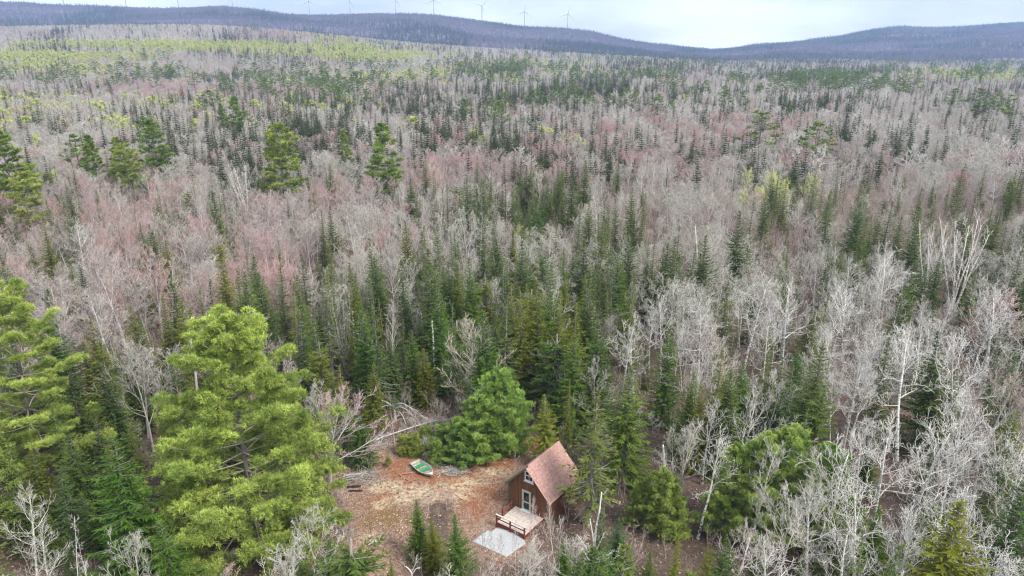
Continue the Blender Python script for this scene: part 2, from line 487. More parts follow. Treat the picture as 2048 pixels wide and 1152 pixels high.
lift = np.where(edge < 0.5, -0.03, 0.0) + np.clip(edge, 0, 1) * ((fbm(CX / .8, CY / .8, 61) - .5) * 0.10 + (fbm(CX / 3, CY / 3, 62) - .5) * .12)
V = np.stack([CX.ravel(), CY.ravel(), terrain(CX, CY).ravel() + 0.012 + np.maximum(lift.ravel(), -0.012 - 0.01 * (edge.ravel() < .5))], 1)
nx, ny = len(cx), len(cy)
idx = np.arange(nx * ny).reshape(ny, nx)
Q = np.stack([idx[:-1, :-1], idx[:-1, 1:], idx[1:, 1:], idx[1:, :-1]], -1).reshape(-1, 4)
g = ob('clearing', mesh_from('clearing', [(V, quads_to_tris(Q), dict(litter=litw.ravel(), straw=strw.ravel(), path=pathw.ravel() * litw.ravel(), moss=mossw.ravel() * litw.ravel()), 'forest_floor')]))
g['kind'] = 'structure'
def field(arr, x, y):
    i = np.clip(((np.asarray(y) - cy[0]) / 0.22).astype(int), 0, ny - 1); j = np.clip(((np.asarray(x) - cx[0]) / 0.22).astype(int), 0, nx - 1)
    return arr[i, j]
def gz(x, y):
    """height of what one stands on"""
    x = np.asarray(x, float); y = np.asarray(y, float)
    z = terrain(x, y)
    inn = (x > cx[0] + 1) & (x < cx[-1] - 1) & (y > cy[0] + 1) & (y < cy[-1] - 1)
    return np.where(inn, z + 0.012 + np.maximum(field(lift, x, y), -0.012), z)

# ------------------------------------------------------------------ tree generators (all in metres, base at the origin)
def nrm(v): return v / (np.linalg.norm(v) + 1e-9)

def bare_tree(seed, H=12.0, style='maple', depth=4, thick=1.0):
    r = np.random.RandomState(seed)
    P0, P1, R0, R1, L = [], [], [], [], []
    st = dict(
        maple=dict(fork=.26, stems=1, n1=13, ang1=(16, 66), up=.11, wob=.10, n2=8, ang2=(18, 48), n3=6, n4=3, l1=.55, l2=.36, l3=.36, r0=.013, start2=.15),
        hardwood=dict(fork=.32, stems=1, n1=12, ang1=(18, 64), up=.11, wob=.14, n2=7, ang2=(22, 55), n3=5, n4=3, l1=.50, l2=.38, l3=.38, r0=.012, start2=.2),
        aspen=dict(fork=.48, stems=1, n1=14, ang1=(34, 84), up=.15, wob=.20, n2=6, ang2=(28, 62), n3=4, n4=1, l1=.29, l2=.42, l3=.42, r0=.0135, start2=.2),
        birch=dict(fork=.30, stems=1, n1=16, ang1=(22, 48), up=.08, wob=.09, n2=6, ang2=(20, 50), n3=4, n4=2, l1=.26, l2=.42, l3=.4, r0=.0085, start2=.25),
        clump=dict(fork=.30, stems=7, n1=6, ang1=(14, 34), up=.05, wob=.06, n2=4, ang2=(15, 40), n3=3, n4=1, l1=.26, l2=.4, l3=.4, r0=.0092, start2=.3),
        sapling=dict(fork=.35, stems=2, n1=8, ang1=(20, 42), up=.10, wob=.10, n2=4, ang2=(20, 45), n3=3, n4=0, l1=.30, l2=.42, l3=.4, r0=.0065, start2=.25),
        dead=dict(fork=.25, stems=1, n1=16, ang1=(60, 105), up=.0, wob=.22, n2=3, ang2=(30, 70), n3=2, n4=0, l1=.14, l2=.5, l3=.4, r0=.011, start2=.3),
    )[style]
    def path(p, d, length, n, rad, tipfac, lev, up, wob):
        pts = [p.copy()]; rr = [rad]; dirs = [d]
        for i in range(n):
            d = nrm(d + r.normal(0, wob, 3) + np.array([0, 0, up]))
            q = p + d * length / n
            rb = rad * (1 - (1 - tipfac) * (i + 1) / n)
            P0.append(p); P1.append(q); R0.append(rr[-1]); R1.append(rb); L.append(lev)
            p = q; pts.append(p); rr.append(rb); dirs.append(d)
        return pts, rr, dirs
    def side(d, a):
        ax = nrm(np.cross(d, nrm(r.normal(0, 1, 3))))
        a = math.radians(a)
        return nrm(d * math.cos(a) + np.cross(ax, d) * math.sin(a))
    trunks = []
    for s in range(st['stems']):
        if st['stems'] == 1:
            d0 = nrm(np.array([r.normal(0, .03), r.normal(0, .03), 1])); hh = H * .82
        else:
            an = s * 2 * math.pi / st['stems'] + r.uniform(-.4, .4); ln = r.uniform(.08, .30)
            d0 = nrm(np.array([math.cos(an) * ln, math.sin(an) * ln, 1])); hh = H * r.uniform(.78, .95)
        rad0 = H * st['r0'] * r.uniform(.85, 1.1)
        n0 = 9
        p = np.array([r.normal(0, .12), r.normal(0, .12), -0.25]) if st['stems'] > 1 else np.array([0, 0, -0.25])
        pts, rr, dirs = [p], [rad0 * 1.25], [d0]
        d = d0
        for i in range(n0):
            d = nrm(d + r.normal(0, .035 if style != 'dead' else .05, 3) * np.array([1, 1, 0]) + np.array([0, 0, .03]))
            p = p + d * (hh + .25) / n0
            pts.append(p); dirs.append(d); rr.append(rad0 * (1 - .82 * (i + 1) / n0))
        trunks.append((pts, rr))
        for k in range(st['n1']):
            tt = st['fork'] + (1 - st['fork']) * ((k + r.uniform(0, 1)) / st['n1']) ** .9
            i = min(int(tt * n0), n0 - 1); f = tt * n0 - i
            p = pts[i] * (1 - f) + pts[i + 1] * f
            frac = (tt - st['fork']) / (1 - st['fork'])
            a = st['ang1'][1] + (st['ang1'][0] - st['ang1'][1]) * frac
            an = k * 2.4 + r.uniform(-.5, .5)
            rada = math.radians(a + r.uniform(-8, 8))
            dd = nrm(np.array([math.cos(an) * math.sin(rada), math.sin(an) * math.sin(rada), math.cos(rada)]))
            l1 = H * st['l1'] * (1 - .55 * frac) * r.uniform(.75, 1.15)
            if style in ('maple', 'hardwood'): l1 = min(l1, (H * 1.02 - p[2]) / max(.45, dd[2] * .5 + .5))
            p1, r1, d1 = path(p, dd, l1, 6, rr[i] * .46, .3, 1, st['up'], st['wob'])
            if depth < 2: continue
            for j in range(st['n2']):
                t2 = st['start2'] + (1 - st['start2']) * (j + r.uniform(0, 1)) / st['n2']
                i2 = min(int(t2 * 6), 5); f2 = t2 * 6 - i2
                q = p1[i2] * (1 - f2) + p1[i2 + 1] * f2
                l2 = l1 * st['l2'] * (1.15 - .6 * t2) * r.uniform(.7, 1.2)
                p2, r2, d2 = path(q, side(d1[i2], r.uniform(*st['ang2'])), l2, 3, max(r1[i2] * .5, .016), .45, 2, st['up'] * 1.6, st['wob'] * 1.2)
                if depth < 3: continue
                for j3 in range(st['n3']):
                    t3 = .2 + .8 * (j3 + r.uniform(0, 1)) / st['n3']
                    i3 = min(int(t3 * 3), 2); f3 = t3 * 3 - i3
                    q3 = p2[i3] * (1 - f3) + p2[i3 + 1] * f3
                    l3 = max(l2 * st['l3'] * (1.2 - .5 * t3) * r.uniform(.7, 1.3), .22)
                    p3, r3, d3 = path(q3, side(d2[i3], r.uniform(20, 55)), l3, 2, .0125, .6, 3, st['up'] * 1.8, st['wob'] * 1.4)
                    if depth < 4: continue
                    for j4 in range(st['n4']):
                        q4 = p3[1] if j4 else p3[2]
                        path(q4, side(d3[1], r.uniform(15, 50)), l3 * r.uniform(.45, .8), 1, .0095, .6, 4, .2, .15)
    P0, P1, R0, R1, L = map(np.array, (P0, P1, R0, R1, L))
    k = np.where(L >= 3, thick, np.where(L == 2, 1 + (thick - 1) * .6, 1 + (thick - 1) * .25))
    V, T = seg_mesh(P0, P1, R0 * k, R1 * k, 3)
    tipv = np.repeat(np.clip((L - 1.2) / 2.2, 0, 1), 6)
    tr = join([tube(p, q, 6) for p, q in trunks])
    ends = P1[L >= (3 if depth >= 3 else 2)]
    return dict(trunk=(tr[0], tr[1], dict(tip=np.zeros(len(tr[0])), blotch=np.clip(1.1 - tr[0][:, 2] / (H * .85), 0.25, 1))),
                crown=(V, T, dict(tip=tipv, blotch=np.repeat(np.where(L <= 1, .35, 0), 6))), H=H, ends=ends)

def leaf_tris(P, D, Lg, W, r, tipa=0., tipb=1.):
    """elongated triangles: base at P, pointing along D, length Lg, width W, rolled at random about D"""
    n = len(P)
    D = D / (np.linalg.norm(D, axis=1, keepdims=True) + 1e-9)
    s = np.cross(D, np.array([[0, 0, 1.]])) + r.normal(0, .45, (n, 3))
    s -= D * np.sum(s * D, 1, keepdims=True)
    s /= np.linalg.norm(s, axis=1, keepdims=True) + 1e-9
    A = P - s * (W / 2)[:, None]; B = P + s * (W / 2)[:, None]; C = P + D * Lg[:, None]
    V = np.stack([A, B, C], 1).reshape(-1, 3)
    T = np.arange(3 * n).reshape(-1, 3)
    ta = np.broadcast_to(tipa, (n,)); tb = np.broadcast_to(tipb, (n,))
    return V, T, np.stack([ta, ta, tb], 1).ravel()

def spruce(seed, H=10.0, R=1.7, dens=1.0, lod=0, base=.08, droop=.25, thin=0.0, bareness=0.0, top=1.0):
    r = np.random.RandomState(seed)
    lev = .30 if lod == 0 else .45
    zs = np.arange(H * base, H * .985 * top, lev)
    P, D, Lg, W, TA = [], [], [], [], []
    B0, B1, br0 = [], [], []
    lump = r.uniform(.75, 1.2, 40)
    for z in zs:
        f = z / H
        prof = R * ((1 - f) ** .82) * (1 - .35 * math.exp(-(f / .09) ** 2)) + .10
        nb = int(max(4, round((8 if lod == 0 else 5.5) * dens * (.55 + .6 * (1 - f)))))
        a0 = r.uniform(0, 6.28)
        for k in range(nb):
            an = a0 + k * 6.283 / nb + r.uniform(-.25, .25)
            if r.rand() < bareness * (1 - f): continue
            Lb = prof * r.uniform(.68, 1.12) * lump[int((an % 6.283) / 6.283 * 8) + 8 * int(min(f * 5, 4))]
            el = math.radians(38 * f ** 1.2 - 20 * (1 - f) * droop * 4 + r.uniform(-7, 7))
            o = np.array([math.cos(an), math.sin(an), 0]); sv = np.array([-math.sin(an), math.cos(an), 0])
            step = .17 if lod == 0 else .40
            ts = np.arange(Lb * (.12 if f > .35 else .25), Lb, step)
            if len(ts) == 0: ts = np.array([Lb * .4])
            q = ts / Lb
            zz = z + ts * math.tan(el) + .16 * Lb * q ** 2.4 - .07 * Lb * np.sin(q * 3.1)
            C = o[None] * ts[:, None]; C[:, 2] = zz
            B0.append([0, 0, z]); B1.append([*(o * Lb * .8)[:2], zz[-1]]); br0.append(.022)
            wd = (.36 if lod == 0 else .62) * (1 - .45 * q) * min(1, .35 + Lb / 1.5)
            for sgn in ((-1, 1, 0) if lod == 0 else (-1, 1)):
                keep = r.rand(len(ts)) > thin
                if not keep.any(): continue
                d = o[None] * r.uniform(.5, 1.0, (len(ts), 1)) + sv[None] * sgn * r.uniform(.5, 1.0, (len(ts), 1))
                d[:, 2] += r.uniform(-.38, .10, len(ts)) + math.tan(el) * .4
                P.append(C[keep] + r.normal(0, .025, (keep.sum(), 3))); D.append(d[keep])
                Lg.append((wd * r.uniform(.75, 1.35, len(ts)))[keep]); W.append((wd * r.uniform(.32, .5, len(ts)) * (1 if lod == 0 else 1.25))[keep])
                TA.append((q * r.uniform(.1, .55, len(ts)))[keep])
    # leader
    zt = np.linspace(H * .93, H * .99, 5) if top == 1 else np.array([H * top * .97])
    for z in zt:
        for k in range(5):
            an = r.uniform(0, 6.28); P.append([[0, 0, z]]); D.append([[math.cos(an), math.sin(an), .9]]); Lg.append([.22]); W.append([.08]); TA.append([.4])
    P = np.concatenate(P); D = np.concatenate(D); Lg = np.concatenate(Lg); W = np.concatenate(W); TA = np.concatenate(TA)
    V, T, tip = leaf_tris(P, D, Lg, W, r, TA * .3, TA + .25)
    tz = np.linspace(-.25, H * (.985 if top == 1 else top + .07), 7)
    rad = H * .0115 * (1 - np.clip(tz / H, 0, 1)) + .012
    tk = [tube(np.stack([r.normal(0, .012, 7), r.normal(0, .012, 7), tz], 1), rad, 6)]
    tipn = [np.zeros(len(tk[0][0]))]
    if lod == 0:
        B0, B1, br0 = np.array(B0), np.array(B1), np.array(br0)
        sel = r.rand(len(B0)) < .5
        nd = int(16 + 50 * bareness)                    # dead grey twigs low on the stem
        zd = r.uniform(.6, H * (base + .12 + .3 * bareness), nd); an = r.uniform(0, 6.28, nd); ld = R * r.uniform(.3, .85, nd)
        E0 = np.stack([0 * zd, 0 * zd, zd], 1); E1 = np.stack([np.cos(an) * ld, np.sin(an) * ld, zd - ld * r.uniform(.0, .35, nd)], 1)
        Vs, Ts = seg_mesh(np.concatenate([B0[sel], E0]), np.concatenate([B1[sel], E1]), np.concatenate([br0[sel], np.full(nd, .016)]), np.concatenate([br0[sel] * .4, np.full(nd, .007)]))
        tk.append((Vs, Ts)); tipn.append(np.concatenate([np.full(6 * sel.sum(), .3), np.full(6 * nd, 1.)]))
    tv, ttri = join(tk)
    return dict(trunk=(tv, ttri, dict(tip=np.concatenate(tipn))), crown=(V, T, dict(tip=np.clip(tip, 0, 1))), H=H)

def pine(seed, H=18.0, R=6.0, whorl=.8, limbs=5, tuft=10, nl=.2, nw=.03, sub=1.0, flat=.3, base=.12, shape=.75, gap=.1, upturn=.35, lod=0, lump=.25, boughs=False, lobe=.42, lobe_n=11):
    r = np.random.RandomState(seed)
    Cpos, Cdir, Csc, Cid, Cage, Sid = [], [], [], [], [], []
    bid = -1
    S0, S1, A0, A1 = [], [], [], []
    zs = np.arange(H * base, H * .97, whorl)
    for z in zs:
        f = (z - H * base) / (H * (1 - base))
        prof = R * (1 - f ** 1.25) ** shape * (.62 + .38 * min(1, f / .18 + .25))
        nb = limbs + r.randint(-1, 2)
        a0 = r.uniform(0, 6.28)
        for k in range(max(3, nb)):
            if r.rand() < gap: continue
            bid += 1
            an = a0 + k * 6.283 / nb + r.uniform(-.3, .3)
            Lb = max(.5, prof * r.uniform(1 - lump * 1.6, 1 + lump * .6))
            el = math.radians(52 * f ** 1.4 + 2 + r.uniform(-8, 8))
            o = np.array([math.cos(an), math.sin(an), 0.]); sv = np.array([-math.sin(an), math.cos(an), 0.])
            n = 7
            q = np.linspace(0, 1, n)
            pts = o[None] * (Lb * q)[:, None]
            pts[:, 2] = z + Lb * q * math.tan(min(el, 1.05)) * .75 - .10 * Lb * np.sin(q * 2.6) * (1 - f) + upturn * .25 * Lb * q ** 3
            pts += sv[None] * (np.cumsum(r.normal(0, .03 * Lb, n)))[:, None] * q[:, None]
            rr = .016 * Lb ** .9 * (1 - .8 * q) + .010
            S0.append(pts[:-1]); S1.append(pts[1:]); A0.append(rr[:-1]); A1.append(rr[1:]); Sid += [bid] * (n - 1)
            # side shoots carrying tufts
            ns = int(max(3, Lb * 2.3 * sub)) if lod == 0 else int(max(3, Lb * 1.9 * sub))
            for j in range(ns):
                t = 1 - (r.rand() ** 1.15) * (.66 if Lb > 2.2 else .9)
                if j == 0: t = 1.0
                i = min(int(t * (n - 1)), n - 2); fr = t * (n - 1) - i
                p = pts[i] * (1 - fr) + pts[i + 1] * fr
                sg = r.choice([-1, 1])
                ls = (Lb * (.30 * (1.25 - t) + .05) * r.uniform(.5, 1.15) + .12) * (0.4 if j == 0 else 1)
                age0 = r.beta(.8, 1.0)
                d = nrm(o * r.uniform(.5, 1.0) + sv * sg * r.uniform(.35, 1.0) + np.array([0, 0, r.uniform(-.15, .6) * (1 - flat) + .06]))
                e = p + d * ls
                e[2] += .10 * ls
                S0.append(p[None]); S1.append(e[None]); A0.append([.016]); A1.append([.006]); Sid.append(bid)
                m = lobe_n if lod == 0 else max(2, int(ls / .6) + 1)
                lr = lobe * r.uniform(.6, 1.25) * min(1, .45 + Lb / 4)
                for u in range(m):
                    v_ = nrm(r.normal(0, 1, 3)); v_[2] = abs(v_[2]) * 1.1 - .25
                    off = v_ * lr * np.array([1, 1, .62 - .3 * flat]) * r.uniform(.55, 1.0)
                    c = p + (e - p) * (1 - .5 * r.rand() ** 1.6) + off + np.array([0, 0, lr * .12])
                    Cpos.append(c); Cdir.append(nrm(d * .25 + v_ + np.array([0, 0, .35]))); Csc.append(r.uniform(.8, 1.2)); Cid.append(bid); Cage.append(np.clip(age0 * .8 + .2 * r.rand(), 0, 1))
            Cpos.append(pts[-1]); Cdir.append(nrm(o + np.array([0, 0, .7]))); Csc.append(1.3); Cid.append(bid); Cage.append(.8)
    for k in range(14 if lod == 0 else 5):
        Cpos.append(np.array([r.normal(0, .12), r.normal(0, .12), H * (.95 + .05 * r.rand())])); Cdir.append(np.array([r.normal(0, .3), r.normal(0, .3), 1.])); Csc.append(1.1); Cid.append(bid); Cage.append(.7)
    C = np.array(Cpos); Dm = np.array(Cdir); Sc = np.array(Csc)
    n = len(C)
    P = np.repeat(C, tuft, 0); D = np.repeat(Dm, tuft, 0) * .75 + r.normal(0, .5, (n * tuft, 3))
    D[:, 2] *= (1 - flat * .5)
    age = np.repeat(np.clip(np.array(Cage) * .85 + .15 * r.rand(n) + .25 * (fbm(C[:, 0] / 1.5 + 40, C[:, 2] / 1.5 + C[:, 1] / 1.5 + 40, seed) - .5) * 2, 0, 1), tuft)
    Lg = np.repeat(Sc, tuft) * nl * r.uniform(.75, 1.3, n * tuft)
    W = nw * r.uniform(.8, 1.3, n * tuft) * np.repeat(Sc, tuft)
    P = P + r.normal(0, nl * .22, P.shape)
    if lod: age = age * .28 + .05
    V, T, tip = leaf_tris(P, D, Lg, W, r, age * .45, age)
    tz = np.linspace(-.3, H * .97, 9)
    rad = H * .0125 * (1 - np.clip(tz / H, 0, 1)) ** .9 + .02
    tk = tube(np.stack([r.normal(0, .03, 9), r.normal(0, .03, 9), tz], 1), rad, 8)
    sg = seg_mesh(np.concatenate(S0), np.concatenate(S1), np.concatenate(A0), np.concatenate(A1), 3)
    if boughs:
        Sid = np.repeat(np.array(Sid * 1), 6); Cid = np.repeat(np.repeat(np.array(Cid), tuft), 3)
        st_ = np.tile(np.array(Sid).reshape(-1, 6)[:, 0], 6)           # triangle -> bough, in seg_mesh's order
        bl = []
        for k in range(bid + 1):
            ls_ = []
            vm = Sid == k; re = np.cumsum(vm) - 1
            ls_.append((sg[0][vm], re[sg[1][st_ == k]], dict(tip=np.full(vm.sum(), .5)), 'conifer_bark'))
            vm = Cid == k; re = np.cumsum(vm) - 1
            if vm.any(): ls_.append((V[vm], re[T[vm[::3]]], dict(tip=np.clip(tip[vm], 0, 1)), 'pine_needles'))
            bl.append(ls_)
        return dict(trunk=(tk[0], tk[1], dict(tip=np.zeros(len(tk[0])))), boughs=bl, H=H)
    tr = join([tk, sg])
    return dict(trunk=(tr[0], tr[1], dict(tip=np.concatenate([np.zeros(len(tk[0])), np.full(len(sg[0]), .5)]))), crown=(V, T, dict(tip=np.clip(tip, 0, 1))), H=H)

KM = dict(spruce=('conifer_bark', 'spruce_needles'), pine=('conifer_bark', 'pine_needles'), maple=('maple_bark', 'maple_bark'), hardwood=('hardwood_bark', 'hardwood_bark'),
          aspen=('aspen_bark', 'aspen_bark'), birch=('birch_bark', 'birch_bark'), sapling=('sapling_bark', 'sapling_bark'), dead=('dead_wood', 'dead_wood'), budding=('aspen_bark', 'spring_leaves'))

class Proto: pass
def make_proto(kind, name, d, mats=None):
    p = Proto(); p.kind = kind; p.H = d['H']
    mt, mc = mats or KM[kind]
    p.parts = {}
    lst = []
    for k in ('trunk', 'crown'):
        if k not in d: continue
        V, T, A = d[k]
        mn = mc if k == 'crown' else mt
        if kind == 'budding' and k == 'crown': mn = 'aspen_bark'
        lst.append((V, T, A, mn))
        p.parts[k] = mesh_from(f'{kind}_{k}', [(V, T, A, mn)])
    if 'leaves' in d:
        lst.append((*d['leaves'], 'spring_leaves')); p.parts['leaves'] = mesh_from(f'{kind}_leaves', [(*d['leaves'], 'spring_leaves')])
    p.boughs = [mesh_from('bough', b_) for b_ in d.get('boughs', [])]
    p.joined = mesh_from(name, lst)
    p.tris = len(p.joined.polygons)
    return p

def with_leaves(d, seed, n=1200, size=.22):
    r = np.random.RandomState(seed)
    e = d['ends']; e = e[r.randint(0, len(e), n)]
    V, T, tip = leaf_tris(e + r.normal(0, .12, e.shape), r.normal(0, 1, e.shape), size * r.uniform(.7, 1.3, n), size * .8 * r.uniform(.7, 1.3, n), r, r.rand(n), r.rand(n))
    d['leaves'] = (V, T, dict(tip=tip))
    return d

NEAR, FAR = {}, {}
def reg(kind, lst, far): NEAR[kind] = lst; FAR[kind] = far
reg('spruce', [make_proto('spruce', 'p', spruce(100 + k, 10, R, dens, 0, bs, dr, th, bn)) for k, (R, dens, bs, dr, th, bn) in enumerate(
    [(1.45, 1.0, .06, .25, 0, 0), (1.75, 1.0, .05, .22, 0, 0), (1.2, 1.1, .08, .28, 0, 0), (2.0, .95, .05, .2, .05, .05), (1.5, .8, .2, .3, .2, .3), (1.05, .9, .1, .3, .1, .15), (1.6, .75, .12, .35, .3, .35)])] + [make_proto('spruce', 'p', spruce(131, 10, 2.1, .9, 0, .1, .25, .1, .2, .72)), make_proto('spruce', 'p', spruce(132, 10, 2.3, 1.1, 0, .04, .15, 0, .05)), make_proto('spruce', 'p', spruce(133, 10, 1.2, .7, 0, .3, .35, .35, .55))],
    [make_proto('spruce', 'p', spruce(150 + k, 10, R, 1.7, 1, .06), ('conifer_bark', 'black_spruce_needles')) for k, R in enumerate([1.35, 1.65, 1.15, 1.9])])
reg('pine', [make_proto('pine', 'p', pine(200 + k, 18, R, wh, 6, 7, .42, .13, 1.0, fl, bs, sh, gp, .3, lobe=.66, lobe_n=9)) for k, (R, wh, fl, bs, sh, gp) in enumerate(
    [(4.4, 1.15, .55, .2, .7, .12), (4.9, 1.25, .6, .25, .6, .18), (4.0, 1.0, .5, .15, .8, .1)])],
    [make_proto('pine', 'p', pine(250 + k, 18, R, 1.7, 4, 4, .75, .30, .8, .5, .2, sh, .12, .3, 1)) for k, (R, sh) in enumerate([(4.6, .7), (5.2, .55), (4.0, .8)])])
for kd, nn in (('maple', 3), ('hardwood', 3), ('aspen', 4), ('birch', 3), ('sapling', 2)):
    reg(kd, [make_proto(kd, 'p', bare_tree(300 + 31 * k + len(kd), 12, kd, 4, 1.15 if kd == 'aspen' else 1.15)) for k in range(nn)],
        [make_proto(kd, 'p', bare_tree(400 + 31 * k + len(kd), 12, kd, 4 if kd in ('maple', 'hardwood') else 3 if kd != 'sapling' else 2, 1.9 if kd in ('maple', 'hardwood') else 2.8)) for k in range(2)])
reg('budding', [make_proto('budding', 'p', with_leaves(bare_tree(520 + k, 12, 'maple', 3, 1.4), k, 1500, .24)) for k in range(2)],
    [make_proto('budding', 'p', with_leaves(bare_tree(540 + k, 12, 'maple', 2, 2.5), k, 420, .75)) for k in range(2)])
reg('dead', [make_proto('dead', 'p', bare_tree(560 + k, 9, 'dead', 3, 1.3)) for k in range(3)], [])
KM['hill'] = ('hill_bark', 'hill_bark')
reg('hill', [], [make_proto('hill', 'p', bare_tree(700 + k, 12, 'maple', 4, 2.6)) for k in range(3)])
CLUMP = [make_proto('birch', 'p', bare_tree(580 + k, 13, 'clump', 4, 1.5)) for k in range(2)]
HERO = make_proto('pine', 'p', pine(611, 19, 7.5, .74, 7, 13, .24, .042, 1.2, .25, .05, .72, .11, .5, lump=.30, boughs=True, lobe=.56, lobe_n=17))
EDGEP = make_proto('pine', 'p', pine(622, 18, 6.8, 1.55, 7, 13, .25, .042, 1.7, .9, .16, .55, .08, .25, lump=.36, boughs=True, lobe=.52, lobe_n=15))
YOUNG = [make_proto('pine', 'p', pine(631 + k, 8, 3.4, .5, 6, 12, .22, .036, 1.5, .15, .03, .65, .03, .6, lobe=.36, lobe_n=12)) for k in range(2)]
BUSH = [make_proto('pine', 'p', pine(641 + k, 2.4, 1.1, .32, 6, 7, .15, .035, 2.2, .1, .03, .6, .03, .7)) for k in range(2)]

# ------------------------------------------------------------------ where the trees stand
OCC = []                                    # (x, y, radius) already taken
TREES = []                                  # dicts of every tree
def at_top(px, py, H, it=3):
    z = 0.0
    for _ in range(it):
        x, y = hit(px, py, z + H); z = float(gz(x, y))
    return x, y
def add(kind, px, py, H, wd=1.0, col=None, proto=None, label=None, name=None, cat='tree', lean=None, radius=None, rz=None, landmark=None, mats=None):
    x, y = at_top(px, py, H)
    d = dict(kind=kind, x=x, y=y, H=H, wd=wd, col=col, proto=proto, label=label, name=name, cat=cat, lean=lean, hero=True, rz=rng.uniform(0, 6.28) if rz is None else rz)
    TREES.append(d)
    OCC.append((x, y, radius if radius is not None else 1.0))
    return d

YG = (1.25, 1.18, .85)
add('pine', 450, 640, 18.8, 1.02, (1.32, 1.29, 1.0), HERO, 'huge bushy yellow-green pine filling the lower left beside the clearing', radius=5.0, rz=.6)
add('pine', -14, 582, 18.0, .86, (1.32, 1.27, 1.0), EDGEP, 'tall layered yellow-green pine cut off by the left edge', radius=3.2, rz=2.4)
add('pine', -40, 840, 11, .8, (1.0, 1.0, .85), NEAR['pine'][2], 'lower yellow-green pine at the left edge beneath the tall layered pine', radius=2)
add('pine', 1008, 748, 8.0, .98, (1.08, 1.24, .95), YOUNG[0], 'bushy bright green young pine standing beside the dirt path', radius=2.6)
add('pine', 925, 842, 4.3, 1.0, (.98, 1.2, .95), YOUNG[1], 'low round bluish green pine between the boat and the path', radius=1.8)
add('pine', 945, 792, 6.4, .95, (1.08, 1.2, .95), YOUNG[1], 'soft green young pine with one grey stem behind the low round pine', radius=1.6)
for px, py, H, c, lb in [(806, 878, 1.7, (1.15, 1.05, .8), 'yellowish pine sapling just left of the boat stern'), (830, 876, 1.8, (1.15, 1.05, .8), 'yellowish pine sapling directly behind the boat stern'),
                         (852, 862, 1.9, (1.0, 1.05, .85), 'green pine sapling below the fallen grey log'), (882, 862, 2.2, (.85, 1.0, .85), 'green pine sapling at the crown of the fallen log'),
                         (873, 888, 2.0, (.9, 1.0, .8), 'small round pine sapling touching the low round pine'), (776, 912, 1.2, (.8, 1.0, .7), 'tiny dark pine sapling at the edge of the clearing left of the boat')]:
    add('pine', px, py, H, 1.0, c, BUSH[rng.randint(2)], lb, name='pine_sapling', cat='sapling', radius=.8)
for px, py, H, w_, c, lb in [(1600, 878, 9, .85, (1.15, 1.2, 1.0), 'broad soft green pine showing through the white aspens at lower right'), (1540, 885, 8.5, .8, (1.15, 1.2, 1.0), 'soft green pine behind the forked white aspen at lower right'),
                         (1475, 905, 7.5, .8, (1.2, 1.22, 1.0), 'soft green pine behind the tall white aspen right of the cabin'), (1345, 945, 5.5, .9, (1.1, 1.08, .85), 'pale green young pine among thin white stems right of the cabin'),
                         (1290, 960, 4.2, .8, (1.12, 1.08, .9), 'small pale green pine just behind the lichen spruce'), (1660, 905, 7, .9, (.8, 1.0, .7), 'darker green pine right of the soft green pines')]:
    add('pine', px, py, H, w_, c, YOUNG[rng.randint(2)], lb, radius=2.0)
for px, py, H, w_, c, k, lb in [(553, 248, 21, .9, (1.05, 1.0, .75), 1, 'lone tall layered pine rising above pink maples left of centre'), (768, 248, 20, .95, (.85, .95, .75), 0, 'broad lone pine above pink maples nearest the picture centre'),
        (303, 240, 19, .95, (.75, .85, .7), 0, 'dark full pine, rightmost of the four standing in a row at left'), (182, 268, 16, .9, (.9, .95, .7), 2, 'pointed green pine, second of the row of four at left'),
        (228, 276, 15, .85, (.95, .95, .7), 0, 'rounded pine between the pointed pine and the bright pine at left'), (252, 288, 14.5, 1.0, (1.1, 1.05, .75), 1, 'bright yellow-green pine in front of the dark full pine at left'),
        (4, 262, 20, 1.1, (.9, .95, .65), 0, 'tall green pine cut off by the left edge in the middle distance'), (42, 345, 14, 1.0, (1.3, 1.15, .95), 1, 'pale sparse pine with drooping limbs near the left edge'),
        (690, 258, 15, .7, (1.0, 1.0, .8), 2, 'small pine just left of the broad lone pine'), (466, 194, 19, .85, (.75, .9, .7), 0, 'twin pointed pine, right one, in the dark spruce belt'),
        (442, 206, 16, .75, (.75, .9, .7), 2, 'twin pointed pine, left one, in the dark spruce belt'), (1347, 200, 14, .8, (.8, 1.0, .7), 0, 'isolated green pine in the grey woods right of centre'),
        (1580, 200, 14, .7, (.9, .9, .75), 2, 'pine with bare lower trunk in the grey woods at right'), (1520, 166, 15, .8, (.8, .9, .75), 1, 'flat topped pine group member in the grey woods at right')]:
    add('pine', px, py, H, w_, c, NEAR['pine'][k], lb, radius=2.5)

